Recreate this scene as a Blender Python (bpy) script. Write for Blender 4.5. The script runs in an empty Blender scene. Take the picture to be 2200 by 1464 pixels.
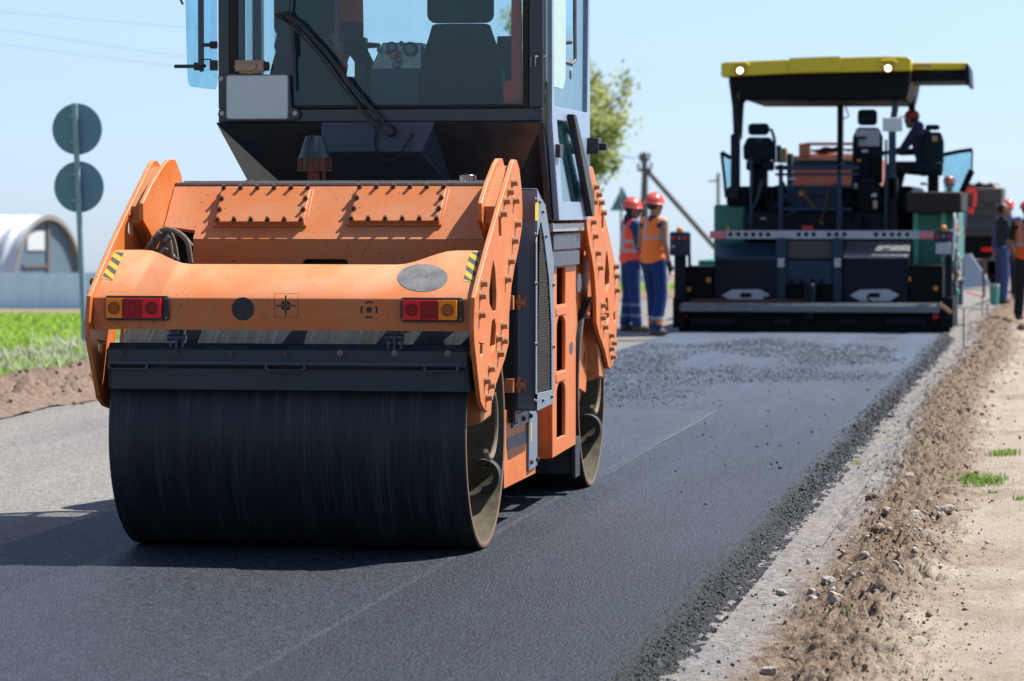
import bpy, bmesh, math, random
import numpy as np
from mathutils import Vector, Matrix, noise
from mathutils.geometry import tessellate_polygon
random.seed(7); rng=np.random.default_rng(11)
scn=bpy.context.scene; COL=scn.collection
# ---------------------------------------------------------------- camera
F=7161.; CX,CY=1100.,732.; VX,VY=2285.,450.; H=1.62     # photograph measured in its own 2200 px width
TH=math.atan((CY-VY)/F); PS=math.atan((VX-CX)/F*math.cos(TH))
cd=bpy.data.cameras.new('camera'); cam=bpy.data.objects.new('camera',cd); COL.objects.link(cam); scn.camera=cam
cd.sensor_width=36; cd.lens=36*F/2200; cd.clip_start=.5; cd.clip_end=9000
cam.location=(0,0,H); cam.rotation_euler=(math.pi/2-TH,0,PS)
cd.dof.use_dof=True; cd.dof.focus_distance=15.9; cd.dof.aperture_fstop=4.8; cd.dof.aperture_blades=0
fw=Vector((-math.sin(PS)*math.cos(TH),math.cos(PS)*math.cos(TH),-math.sin(TH)))
rt=Vector((math.cos(PS),math.sin(PS),0)); up=rt.cross(fw)
def at(px,py,X=None,Y=None,Z=None):
    """measure: where a point seen in the photo lies once one of its coordinates is known"""
    r=fw+rt*((px-CX)/F)-up*((py-CY)/F)
    t=(X/r.x) if X is not None else (Y/r.y) if Y is not None else ((Z-H)/r.z)
    return Vector((0,0,H))+r*t
# ---------------------------------------------------------------- sky and sun
SUN=Vector((.55,.40,1.0)).normalized()
el=math.asin(SUN.z); az=math.atan2(SUN.x,SUN.y)
W=bpy.data.worlds.new('World'); scn.world=W; W.use_nodes=True
nt=W.node_tree; nt.nodes.clear()
sky=nt.nodes.new('ShaderNodeTexSky'); sky.sky_type='NISHITA'; sky.sun_disc=False
sky.sun_elevation=el; sky.sun_rotation=az; sky.air_density=1.0; sky.dust_density=.5; sky.ozone_density=2.5; sky.altitude=100
tc=nt.nodes.new('ShaderNodeTexCoord'); mp=nt.nodes.new('ShaderNodeMapping')
# the road climbs 1.2 degrees, the scene's z stands square on the road: the true level horizon lies lower
mp.inputs['Rotation'].default_value=(math.radians(1.25),0,0)
bg=nt.nodes.new('ShaderNodeBackground'); bg.inputs['Strength'].default_value=.062
hs=nt.nodes.new('ShaderNodeHueSaturation'); hs.inputs['Saturation'].default_value=.55
ti=nt.nodes.new('ShaderNodeMix'); ti.data_type='RGBA'; ti.blend_type='MULTIPLY'; ti.inputs[0].default_value=1; ti.inputs[7].default_value=(.84,1.01,1.33,1)   # cool white balance of the photograph
wo=nt.nodes.new('ShaderNodeOutputWorld')
nt.links.new(tc.outputs['Generated'],mp.inputs['Vector']); nt.links.new(mp.outputs[0],sky.inputs['Vector'])
nt.links.new(sky.outputs[0],hs.inputs['Color']); nt.links.new(hs.outputs[0],ti.inputs[6]); nt.links.new(ti.outputs[2],bg.inputs[0]); nt.links.new(bg.outputs[0],wo.inputs[0])
sl=bpy.data.lights.new('sun','SUN'); sl.energy=5.0; sl.angle=math.radians(.53); sl.color=(1,.97,.91)
so=bpy.data.objects.new('sun',sl); COL.objects.link(so); so.rotation_euler=(-SUN).to_track_quat('-Z','Y').to_euler(); so.location=(10,10,30)
scn.view_settings.view_transform='Standard'; scn.view_settings.look='None'; scn.view_settings.gamma=1; scn.view_settings.exposure=1.12
scn.cycles.max_bounces=8; scn.cycles.transparent_max_bounces=16
# ---------------------------------------------------------------- materials
KA=.60     # reflectance scale: real surfaces are darker than they look in a picture exposed this bright
class NT:
    k=KA
    def __init__(s,name):
        s.m=bpy.data.materials.new(name); s.m.use_nodes=True; s.t=s.m.node_tree; s.b=s.t.nodes['Principled BSDF']; s.out=s.t.nodes['Material Output']
        s.tc=s.t.nodes.new('ShaderNodeTexCoord')
    def n(s,ty,ins=None,**kw):
        x=s.t.nodes.new('ShaderNode'+ty)
        for k,v in kw.items(): setattr(x,k,v)
        for k,v in (ins or {}).items():
            if isinstance(v,bpy.types.NodeSocket): s.t.links.new(v,x.inputs[k])
            else: x.inputs[k].default_value=v
        return x
    def map(s,scale=(1,1,1),coord='Object',loc=(0,0,0),rot=(0,0,0)):
        return s.n('Mapping',{'Vector':s.tc.outputs[coord],'Scale':scale,'Location':loc,'Rotation':rot}).outputs[0]
    def noise(s,vec,scale,detail=4,rough=.6,dim=None):
        return s.n('TexNoise',{'Vector':vec,'Scale':scale,'Detail':detail,'Roughness':rough}).outputs['Fac']
    def ramp(s,fac,stops):
        r=s.n('ValToRGB',{'Fac':fac}); e=r.color_ramp.elements
        while len(e)<len(stops): e.new(.5)
        for i,(p,c) in enumerate(stops): e[i].position=p; e[i].color=(*c,1) if len(c)==3 else c
        return r.outputs['Color']
    def mix(s,fac,a,b,mode='MIX'):
        x=s.n('Mix',data_type='RGBA',blend_type=mode)
        for sock,v in ((x.inputs[0],fac),(x.inputs[6],a),(x.inputs[7],b)):
            if isinstance(v,bpy.types.NodeSocket): s.t.links.new(v,sock)
            else: sock.default_value=v if isinstance(v,(int,float)) else (*v,1) if len(v)==3 else v
        return x.outputs[2]
    def math(s,op,a,b=0.,c=0.,clamp=False):
        x=s.n('Math',operation=op); x.use_clamp=clamp
        for i,v in enumerate((a,b,c)):
            if isinstance(v,bpy.types.NodeSocket): s.t.links.new(v,x.inputs[i])
            else: x.inputs[i].default_value=v
        return x.outputs[0]
    def bump(s,h,strength,dist,base=None):
        ins={'Height':h,'Strength':strength,'Distance':dist}
        if base is not None: ins['Normal']=base
        o=s.n('Bump',ins).outputs[0]; s.set(Normal=o); return o
    def set(s,**kw):
        for k,v in kw.items():
            i=s.b.inputs[k.replace('_',' ')]
            if k=='Base_Color' and s.k!=1:
                if isinstance(v,bpy.types.NodeSocket): v=s.mix(1.,v,(s.k,)*3,'MULTIPLY')
                else: v=tuple(x*s.k for x in v[:3])
            if isinstance(v,bpy.types.NodeSocket): s.t.links.new(v,i)
            else: i.default_value=(*v,1) if isinstance(v,tuple) and len(v)==3 else v
        return s
def paint(name,col,rough=.4,dirt=(.22,.17,.12),amt=.35,scale=6,metal=0,var=.12,bump=.15,coat=0.,spec=.5):
    a=NT(name); v=a.map()
    n1=a.noise(v,scale,6,.65); n2=a.noise(v,scale*9,5,.7); n3=a.noise(a.map((1,1,.25)),scale*3,5,.7)
    c=a.mix(a.math('MULTIPLY',a.math('SUBTRACT',n2,.35,clamp=True),var*2),col,tuple(x*.6 for x in col))
    d=a.math('MULTIPLY',a.math('SUBTRACT',a.math('MULTIPLY',a.math('ADD',n1,n3),.5),.47,clamp=True),8*amt,clamp=True)
    a.set(Base_Color=a.mix(a.math('MULTIPLY',d,.55),c,dirt),Roughness=a.math('ADD',rough,a.math('MULTIPLY',d,.3)),Metallic=metal)
    a.b.inputs['Specular IOR Level'].default_value=spec
    if coat: a.set(Coat_Weight=coat,Coat_Roughness=.15)
    if bump: a.bump(n2,bump,.002)
    return a.m
def plain(name,col,rough=.5,metal=0,k=KA,**kw):
    a=NT(name); a.k=k; n=a.noise(a.map(),25,4); a.set(Base_Color=a.mix(n,tuple(x*.82 for x in col),tuple(min(1,x*1.12) for x in col)),Roughness=rough,Metallic=metal)
    if kw: a.set(**kw)
    return a.m
ORANGE=(.84,.20,.024)
M={}
def orange():
    a=NT('orange paint'); v=a.map()
    n1=a.noise(v,3.5,5,.6); n2=a.noise(v,55,4,.7); n3=a.noise(a.map((1,1,.3)),14,6,.7); n4=a.noise(v,420,2,.5)
    c=a.mix(a.math('MULTIPLY',a.math('SUBTRACT',n1,.42,clamp=True),3.0,clamp=True),ORANGE,(.80,.29,.12))   # pale dust film
    vo=a.n('TexVoronoi',{'Vector':v,'Scale':38.}); vs=a.n('SeparateXYZ',{0:vo.outputs['Color']}).outputs
    c=a.mix(a.math('MULTIPLY',a.math('LESS_THAN',vo.outputs['Distance'],a.math('MULTIPLY',a.math('SUBTRACT',vs[0],.70,clamp=True),.8)),.8),c,(.10,.06,.04))   # splashes of tar
    sc_=a.noise(a.map((.25,3,9)),7,7,.75); c=a.mix(a.math('MULTIPLY',a.math('SUBTRACT',sc_,.60,clamp=True),5,clamp=True),c,(.42,.14,.05))
    dk=a.noise(a.map(),1.7,4,.6); c=a.mix(a.math('MULTIPLY',a.math('SUBTRACT',dk,.50,clamp=True),2.4,clamp=True),c,(.74,.17,.012))
    rs=a.math('MULTIPLY',a.math('SUBTRACT',a.math('MULTIPLY',a.math('ADD',n2,n3),.5),.555,clamp=True),9,clamp=True)
    c=a.mix(a.math('MULTIPLY',rs,.55),c,(.20,.075,.03))
    c=a.mix(a.math('MULTIPLY',a.math('SUBTRACT',n4,.60,clamp=True),1.8,clamp=True),c,(.33,.12,.05))
    gn=a.n('SeparateXYZ',{0:a.n('NewGeometry').outputs['Normal']}).outputs[2]      # bleached highlight painted onto everything that faces up
    c=a.mix(a.math('MULTIPLY',a.math('SUBTRACT',gn,.45,clamp=True),a.math('ADD',.05,a.math('MULTIPLY',n1,.9)),clamp=True),c,(.92,.60,.38))
    bv=a.n('Bevel',{'Radius':.006}); bv.samples=4; dt=a.n('VectorMath',{0:bv.outputs[0],1:a.n('NewGeometry').outputs['Normal']},operation='DOT_PRODUCT').outputs['Value']
    eg=a.math('MULTIPLY',a.math('MULTIPLY',a.math('SUBTRACT',.985,dt,clamp=True),14,clamp=True),a.math('MULTIPLY',a.math('SUBTRACT',a.noise(v,30,5,.75),.47,clamp=True),8,clamp=True)); c=a.mix(eg,c,(.26,.13,.08))   # chipped edges
    a.set(Base_Color=c,Roughness=a.math('ADD',.38,a.math('MULTIPLY',n1,.25)),Specular_IOR_Level=.45); a.bump(n4,.12,.001); return a.m
M['orange']=orange()
M['orange_edge']=paint('worn orange edge',(.72,.25,.08),.5,(.2,.1,.05),.8,20)
M['bolt']=paint('dusty orange bolt',(.62,.30,.13),.5,(.12,.07,.05),.7,60,bump=.3)
M['darkbolt']=paint('dark steel bolt',(.10,.075,.06),.5,(.2,.1,.05),.6,60,metal=.3)
M['cab']=paint('blue grey cab paint',(.008,.026,.044),.36,(.10,.09,.085),.25,5,coat=.2)
M['cablight']=paint('grey blue door paint',(.34,.46,.62),.35,(.3,.3,.3),.3,5)
M['greyblue']=paint('slate blue box paint',(.06,.085,.13),.42,(.16,.15,.14),.5,7)
M['rubber']=paint('black rubber',(.016,.014,.014),.6,(.06,.05,.045),.4,12,spec=.3)
M['black']=paint('black plastic',(.018,.02,.024),.45,(.07,.06,.055),.3,15)
M['steel']=paint('worn steel',(.30,.29,.28),.4,(.14,.1,.07),.6,18,metal=.7)
M['alu']=paint('pale aluminium',(.62,.64,.64),.35,(.3,.26,.22),.4,18,metal=.55)
M['cream']=paint('dusty cream plastic',(.50,.36,.23),.5,(.3,.2,.12),.4,30)
M['plate']=plain('blank grey plate',(.78,.96,1.),.45)
M['plateedge']=plain('plate rim',(.4,.42,.44),.4)
M['hose']=paint('dusty hose',(.24,.19,.14),.75,(.4,.33,.25),.7,25,spec=.2)
M['chrome']=paint('chrome cap',(.62,.56,.55),.2,(.25,.12,.08),.6,30,metal=1)
M['rust']=paint('rusty steel',(.17,.075,.04),.7,(.05,.03,.02),.6,40,metal=.2)
M['seat']=plain('dark grey seat cloth',(.014,.030,.038),.9,Specular_IOR_Level=.1); M['boxpaint']=paint('slate radiator box paint',(.20,.27,.36),.42,(.22,.2,.18),.4,7); M['mesh']=paint('pale grille steel',(.62,.56,.44),.5,(.3,.25,.2),.4,20)
M['redlens']=plain('red lens',(.80,.006,.012),.3,k=.9,Specular_IOR_Level=.3)
M['redlens2']=plain('dark red lens',(.33,.003,.008),.3,Specular_IOR_Level=.3)
M['amber']=plain('amber lens',(1.,.24,.0),.3,k=.9,Specular_IOR_Level=.3)
M['amber2']=plain('deep amber lens',(.55,.11,.005),.3,Specular_IOR_Level=.3)
M['symbol']=plain('black marking',(.012,.012,.014),.5)
M['yellow']=paint('yellow tape',(.80,.56,.03),.5,(.3,.22,.1),.3,30)
M['sand_black']=paint('grey black tape',(.075,.078,.085),.75,(.2,.17,.14),.5,60)
M['skin']=plain('sunburnt skin',(.43,.20,.125),.5,Subsurface_Weight=.1)
M['skin2']=plain('dark tanned skin',(.27,.12,.08),.55)
M['helmet']=plain('red orange helmet plastic',(.70,.085,.05),.25,k=.9,Coat_Weight=.4)
M['navy']=plain('navy cloth',(.018,.045,.16),.85)
M['navydark']=plain('dark navy cloth',(.012,.02,.06),.85)
M['jeans']=plain('blue jeans',(.055,.11,.30),.85)
M['boot']=paint('dusty boot leather',(.06,.045,.035),.7,(.25,.19,.13),.6,20)
M['glove']=plain('black glove',(.015,.015,.017),.8)
M['redcap']=plain('red cap cloth',(.40,.035,.03),.8)
M['curtain']=plain('red cloth',(.80,.12,.10),.8)
M['cabsheen']=paint('cab paint with blue sheen',(.018,.055,.115),.4,(.05,.06,.07),.2,5)  # cab paint with a blue reflection put into its colour
M['darkcloth']=plain('black cloth',(.012,.013,.018),.85)
def disc_mat():
    a=NT('decal black speckled'); v=a.map(); n=a.noise(v,330,3,.6); n2=a.noise(v,9,3)
    c=a.ramp(a.math('ADD',a.math('MULTIPLY',n,1),a.math('MULTIPLY',a.math('SUBTRACT',n2,.5),.5)),[(.40,(.055,.065,.085)),(.56,(.27,.255,.24))])
    a.set(Base_Color=c,Roughness=.6); return a.m
M['decal']=disc_mat()
def drumsteel():
    a=NT('drum steel'); s=a.noise(a.map((1,.02,.02)),95,6,.75); s2=a.noise(a.map((1,.1,.1)),14,4,.6); sp=a.noise(a.map(),260,3,.6)
    c=a.ramp(a.math('ADD',a.math('MULTIPLY',s,.6),a.math('MULTIPLY',s2,.4)),[(.36,(.016,.020,.022)),(.52,(.028,.036,.042)),(.68,(.085,.098,.105))])
    c=a.mix(a.math('MULTIPLY',a.math('SUBTRACT',sp,.66,clamp=True),4,clamp=True),c,(.35,.32,.28))
    a.set(Base_Color=c,Roughness=a.math('ADD',.27,a.math('MULTIPLY',s,.3)),Metallic=0.,Specular_IOR_Level=.22); a.bump(s,.18,.002); return a.m
M['drum']=drumsteel()
def druminner():
    a=NT('drum inside dusty olive'); v=a.map(); n=a.noise(v,9,6,.7); n2=a.noise(v,90,4,.6)
    c=a.ramp(n,[(.3,(.07,.06,.036)),(.6,(.17,.15,.09))]); c=a.mix(a.math('MULTIPLY',a.math('SUBTRACT',n2,.63,clamp=True),6,clamp=True),c,(.07,.05,.03))
    a.set(Base_Color=c,Roughness=.42,Specular_IOR_Level=.6); a.bump(n2,.3,.003); return a.m
M['druminner']=druminner()
M['drumdisc']=paint('dark drum disc',(.028,.022,.018),.6,(.10,.07,.05),.4,9)
M['rim']=paint('copper worn rim',(.40,.21,.13),.4,(.12,.07,.05),.4,30,metal=.4)
M['scraper']=paint('dusty blue black scraper',(.020,.032,.045),.5,(.08,.07,.06),.8,4,bump=.4)
M['scraperblue']=paint('scraper flange',(.035,.06,.10),.4,(.1,.09,.08),.3,8)
def glass(name,col,alpha,refl=1.45):
    m=bpy.data.materials.new(name); m.use_nodes=True; t=m.node_tree; t.nodes.clear()
    o=t.nodes.new('ShaderNodeOutputMaterial'); tr=t.nodes.new('ShaderNodeBsdfTransparent'); tr.inputs[0].default_value=(*col,1)
    gl=t.nodes.new('ShaderNodeBsdfGlossy'); gl.inputs['Roughness'].default_value=.03; gl.inputs['Color'].default_value=(.9,.95,1,1)
    df=t.nodes.new('ShaderNodeBsdfDiffuse'); df.inputs[0].default_value=(.05,.17,.21,1)
    nz=t.nodes.new('ShaderNodeTexNoise'); nz.inputs['Scale'].default_value=5; nz.inputs['Detail'].default_value=7
    mr=t.nodes.new('ShaderNodeMapRange'); mr.inputs[1].default_value=.3; mr.inputs[2].default_value=.8; mr.inputs[3].default_value=alpha*.4; mr.inputs[4].default_value=alpha*1.6
    lw=t.nodes.new('ShaderNodeLayerWeight'); pw=t.nodes.new('ShaderNodeMath'); pw.operation='POWER'; pw.inputs[1].default_value=4; t.links.new(lw.outputs['Facing'],pw.inputs[0])
    fr=t.nodes.new('ShaderNodeMath'); fr.operation='MULTIPLY_ADD'; fr.inputs[1].default_value=.7; fr.inputs[2].default_value=.022; t.links.new(pw.outputs[0],fr.inputs[0])
    m1=t.nodes.new('ShaderNodeMixShader'); m2=t.nodes.new('ShaderNodeMixShader')
    L=t.links.new; L(nz.outputs['Fac'],mr.inputs[0]); L(mr.outputs[0],m1.inputs[0]); L(tr.outputs[0],m1.inputs[1]); L(df.outputs[0],m1.inputs[2])
    L(fr.outputs[0],m2.inputs[0]); L(m1.outputs[0],m2.inputs[1]); L(gl.outputs[0],m2.inputs[2]); L(m2.outputs[0],o.inputs[0])
    return m
M['glass']=glass('cab glass',(.84,.93,.94),.06); M['clearglass']=glass('clear front glass',(.93,.98,.98),.02)
M['glass2']=glass('dusty side glass',(.66,.88,.95),.13)
M['glasspale']=plain('pale opened window',(.50,.66,.60),.25,k=.9)
# ---------------------------------------------------------------- mesh building
WL={}   # world location of every object made here
class MB:
    def __init__(s): s.v=[]; s.f=[]; s.m=[]
    def add(s,vs,fs,m=0):
        o=len(s.v); s.v+= [tuple(p) for p in vs]; s.f+=[tuple(i+o for i in f) for f in fs]; s.m+=[m]*len(fs); return s
    def box(s,x0,x1,y0,y1,z0,z1,m=0):
        x0,x1=sorted((x0,x1)); y0,y1=sorted((y0,y1)); z0,z1=sorted((z0,z1))
        return s.add([(x0,y0,z0),(x1,y0,z0),(x1,y1,z0),(x0,y1,z0),(x0,y0,z1),(x1,y0,z1),(x1,y1,z1),(x0,y1,z1)],
              [(0,3,2,1),(4,5,6,7),(0,1,5,4),(1,2,6,5),(2,3,7,6),(3,0,4,7)],m)
    def hexa(s,p,m=0):   # 8 points: bottom ring 4, top ring 4
        return s.add(p,[(0,3,2,1),(4,5,6,7),(0,1,5,4),(1,2,6,5),(2,3,7,6),(3,0,4,7)],m)
    def prism(s,pts,ax,a,b,holes=(),m=0):
        """extrude a 2-D outline (other two axes in xyz order) along ax from a to b, with holes"""
        loops=[list(pts)]+[list(h) for h in holes]
        def p3(q,w): return {'X':(w,q[0],q[1]),'Y':(q[0],w,q[1]),'Z':(q[0],q[1],w)}[ax]
        flat=[q for l in loops for q in l]; n=len(flat)
        tri=tessellate_polygon([[Vector((q[0],q[1],0)) for q in l] for l in loops])
        vs=[p3(q,a) for q in flat]+[p3(q,b) for q in flat]
        fs=[tuple(t) for t in tri]+[tuple(i+n for i in reversed(t)) for t in tri]
        k=0
        for l in loops:
            c=len(l)
            for i in range(c): j=(i+1)%c; fs.append((k+i,k+j,k+j+n,k+i+n))
            k+=c
        return s.add(vs,fs,m)
    def cone(s,p0,p1,r0,r1=None,n=16,m=0,cap=True):
        r1=r0 if r1 is None else r1; p0=Vector(p0); p1=Vector(p1); d=(p1-p0).normalized()
        a=d.orthogonal().normalized(); b=d.cross(a); vs=[]
        for p,r in ((p0,r0),(p1,r1)):
            for i in range(n):
                t=2*math.pi*i/n; vs.append(p+a*(r*math.cos(t))+b*(r*math.sin(t)))
        fs=[(i,(i+1)%n,(i+1)%n+n,i+n) for i in range(n)]
        if cap: fs+=[tuple(reversed(range(n))),tuple(range(n,2*n))]
        return s.add(vs,fs,m)
    def tube(s,pts,r,n=8,m=0):
        pts=[Vector(p) for p in pts]; rs=r if isinstance(r,(list,tuple)) else [r]*len(pts); vs=[]; ref=None
        for i,p in enumerate(pts):
            d=(pts[min(i+1,len(pts)-1)]-pts[max(i-1,0)]).normalized()
            if ref is None: ref=d.orthogonal().normalized()
            ref=(ref-d*ref.dot(d)).normalized(); b=d.cross(ref)
            for k in range(n): t=2*math.pi*k/n; vs.append(p+ref*(rs[i]*math.cos(t))+b*(rs[i]*math.sin(t)))
        fs=[(i*n+k,i*n+(k+1)%n,(i+1)*n+(k+1)%n,(i+1)*n+k) for i in range(len(pts)-1) for k in range(n)]
        fs+=[tuple(reversed(range(n))),tuple(range((len(pts)-1)*n,len(pts)*n))]
        return s.add(vs,fs,m)
    def lathe(s,prof,org,ax='X',n=64,m=0,closed=False,a0=0,a1=2*math.pi):
        """prof: list of (along, radius[, material])"""
        full=abs(a1-a0-2*math.pi)<1e-6; k=n if full else n+1; vs=[]; org=Vector(org)
        for q in prof:
            for i in range(k):
                t=a0+(a1-a0)*i/n; c,d=q[1]*math.cos(t),q[1]*math.sin(t)
                vs.append(org+Vector({'X':(q[0],c,d),'Y':(c,q[0],d),'Z':(c,d,q[0])}[ax]))
        P=len(prof)
        for j in range(P if closed else P-1):
            mm=prof[j][2] if len(prof[j])>2 else m; j2=(j+1)%P; fs=[]
            for i in range(n if not full else n):
                i2=(i+1)%k
                fs.append((j*k+i,j*k+i2,j2*k+i2,j2*k+i))
            if j==0: s.add(vs,fs,mm); off=len(s.v)-len(vs)
            else:
                s.f+=[tuple(q+off for q in f) for f in fs]; s.m+=[mm]*len(fs)
        return s
    def ell(s,c,r,n=16,m=0,rot=None):
        c=Vector(c); r=(r,r,r) if isinstance(r,(int,float)) else r; vs=[]; h=n//2
        for j in range(1,h):
            p=math.pi*j/h
            for i in range(n):
                t=2*math.pi*i/n; q=Vector((r[0]*math.sin(p)*math.cos(t),r[1]*math.sin(p)*math.sin(t),r[2]*math.cos(p)))
                vs.append(c+(rot@q if rot else q))
        e=Vector((0,0,r[2])); e=rot@e if rot else e; vs+=[c+e,c-e]; T=len(vs)-2
        fs=[(j*n+i,(j+1)*n+i,(j+1)*n+(i+1)%n,j*n+(i+1)%n) for j in range(h-2) for i in range(n)]
        fs+=[(T,i,(i+1)%n) for i in range(n)]+[(T+1,(h-2)*n+(i+1)%n,(h-2)*n+i) for i in range(n)]
        return s.add(vs,fs,m)
    def bolt(s,p,d,r=.016,h=.018,m=0):
        p=Vector(p); d=Vector(d).normalized(); s.cone(p-d*.002,p+d*.004,r*1.35,n=12,m=m); return s.cone(p+d*.004,p+d*h,r,r*.94,n=6,m=m)
    def build(s,name,mats,parent=None,bevel=0,smooth=38,seg=2,remesh=0,sub=0):
        v=np.array(s.v,float)
        lo,hi=v.min(0),v.max(0); c=(lo+hi)/2
        me=bpy.data.meshes.new(name); me.from_pydata((v-c).tolist(),[],s.f)
        mats=mats if isinstance(mats,(list,tuple)) else [mats]
        for m in mats: me.materials.append(M[m] if isinstance(m,str) else m)
        me.polygons.foreach_set('material_index',s.m)
        bm=bmesh.new(); bm.from_mesh(me); bmesh.ops.recalc_face_normals(bm,faces=bm.faces) if len(bm.faces)<60000 else None
        if smooth:
            th=math.radians(smooth)
            for f in bm.faces: f.smooth=True
            for e in bm.edges:
                if len(e.link_faces)==2 and e.calc_face_angle(0)>th: e.smooth=False
        bm.to_mesh(me); bm.free()
        o=bpy.data.objects.new(name,me); COL.objects.link(o)
        return place(o,c,parent,bevel,seg,remesh)
def place(o,c,parent,bevel=0,seg=2,remesh=0):
    c=Vector(c); WL[o]=c
    if parent: o.parent=parent; o.location=c-WL[parent]
    else: o.location=c
    if remesh:
        r=o.modifiers.new('remesh','REMESH'); r.mode='VOXEL'; r.voxel_size=remesh; r.use_smooth_shade=True
        q=o.modifiers.new('smooth','SMOOTH'); q.iterations=3; q.factor=.5
    if bevel:
        b=o.modifiers.new('bevel','BEVEL'); b.width=bevel; b.segments=seg; b.limit_method='ANGLE'; b.angle_limit=math.radians(35)
    return o
def thing(name,loc,label,cat,group=None):
    o=bpy.data.objects.new(name,None); COL.objects.link(o); o.empty_display_size=.3; o.location=loc; WL[o]=Vector(loc)
    return tag(o,label,cat,group)
def tag(o,label=None,cat=None,group=None,kind=None):
    if label: o['label']=label
    if cat: o['category']=cat
    if group: o['group']=group
    if kind: o['kind']=kind
    return o
def inst(src,name,loc,parent,scale=1,rot=None):
    o=bpy.data.objects.new(name,src.data); COL.objects.link(o); o.scale=(scale,)*3
    if rot: o.rotation_euler=rot
    return place(o,loc,parent)
def arc(cx,cy,r,a0,a1,n=10,r2=None):
    return [(cx+r*math.cos(math.radians(a0+(a1-a0)*i/n)),cy+(r2 or r)*math.sin(math.radians(a0+(a1-a0)*i/n))) for i in range(n+1)]
def circ(cx,cy,r,n=20,r2=None): return arc(cx,cy,r,0,360-360/n,n-1,r2)
def rrect(x0,x1,y0,y1,r,n=4):
    return arc(x0+r,y0+r,r,180,270,n)+arc(x1-r,y0+r,r,270,360,n)+arc(x1-r,y1-r,r,0,90,n)+arc(x0+r,y1-r,r,90,180,n)
# numpy value noise
_P=rng.random((256,256))
def vn(x,y):
    xi=np.floor(x).astype(int); yi=np.floor(y).astype(int); fx=x-xi; fy=y-yi; fx=fx*fx*(3-2*fx); fy=fy*fy*(3-2*fy)
    a=_P[xi&255,yi&255]; b=_P[(xi+1)&255,yi&255]; c=_P[xi&255,(yi+1)&255]; d=_P[(xi+1)&255,(yi+1)&255]
    return (a*(1-fx)+b*fx)*(1-fy)+(c*(1-fx)+d*fx)*fy-.5
def fbm(x,y,oct=5,gain=.5):
    s=0;a=1.
    for i in range(oct): s=s+a*vn(x*2**i+17*i,y*2**i+31*i); a*=gain
    return s
# ================================================================ ROAD ROLLER
XC,YC=-3.57,17.47; XR,XL=-2.65,-4.49; R=.555; YD=15.66; YF=2*YC-YD; X0,X1=-4.42,-2.715
roller=thing('road_roller',(XC,YC,0),'large orange tandem drum roller with blue grey cab on the fresh asphalt','road roller')
def yz(pts,X=XR): return [tuple(at(px,py,X=X)[1:]) for px,py in pts]
def mir(pts): return [(2*YC-y,z) for y,z in pts]
# ---- drums
def drum(yd):
    b=MB(); b.lathe([(X0,R-.006),(X0+.006,R),(X1-.006,R),(X1,R-.006)],(0,yd,R),n=128)
    d=b.build('drum','drum',roller)
    for sx,xe in ((1,X1),(-1,X0)):
        b=MB(); r=R-.006
        b.lathe([(xe,r,1),(xe+.001*sx,r-.004,1),(xe+.001*sx,r-.018,1),(xe-.002*sx,r-.024,0),(xe-.33*sx,r-.024,0)],(0,yd,R),n=96)
        b.build('drum_shell_inside',['druminner','rim'],d)
        b=MB(); b.lathe([(xe-.33*sx,r-.026),(xe-.325*sx,.33),(xe-.27*sx,.31),(xe-.27*sx,.17),(xe-.12*sx,.15),(xe-.12*sx,.001)],(0,yd,R),n=48)
        for k in range(10):
            t=2*math.pi*k/10; b.bolt((xe-.27*sx,yd+.24*math.cos(t),R+.24*math.sin(t)),(sx,0,0),.017,.02)
        b.build('drum_disc','drumdisc',d)
    # lifting hook welded inside the open side of the shell
    q=at(1040,1022,Y=YD+.42); cx_=q.x; cz=q.z; o_=arc(cx_,cz,.082,-95,105,14); i_=arc(cx_,cz,.052,105,-95,14)
    b=MB(); b.prism(o_+i_,'Y',yd+.38,yd+.46); b.build('lifting_hook','steel' if False else 'drumdisc',d,bevel=.004)
    return d
drum(YD); drum(YF)
# ---- side frames: an outer and an inner plate on each side of each drum
OUT=[(1018,700),(1021,640),(1029,607),(1052,520),(1072,450),(1090,390),(1102,350),(1106,343),(1111,345),(1116,362),(1121,408),(1123,450),(1121,493),(1114,537),(1106,572),(1099,616),(1094,679),(1093,739),(1085,772),(1066,826),(1054,877),(1048,886),(1040,880),(1033,864),(1026,800),(1019,734)]
outl=yz(OUT)
holes=[yz([(1071,462),(1074,466),(1077,482),(1078,508),(1074,512),(1071,498)]),
       yz([(1060,558),(1064,580),(1067,630),(1066,668),(1060,672),(1052,652),(1051,628),(1055,590)]),
       yz([(1057,690),(1063,684),(1066,704),(1064,742),(1058,760),(1053,742)]),
       yz([(1034,738),(1037,744),(1037,760),(1034,768),(1031,758),(1031,746)])]
INN=[(1042,503),(1032,475),(1032,437),(1046,392),(1062,352),(1069,341),(1077,341),(1085,372),(1090,420),(1092,470),(1084,520),(1072,560),(1055,560)]
innl=[(y-.0,z) for y,z in yz(INN,X=-2.735)]
bolts_px=[(1105,393),(1097,412),(1089,432),(1109,431),(1082,459),(1113,481),(1107,517),(1099,561),(1092,600),(1040,609),(1037,636),(1036,676),(1083,700),(1073,727),(1084,732),(1076,760),(1056,792),(1047,818),(1056,828),(1050,854)]
bolt_src=None
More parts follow.
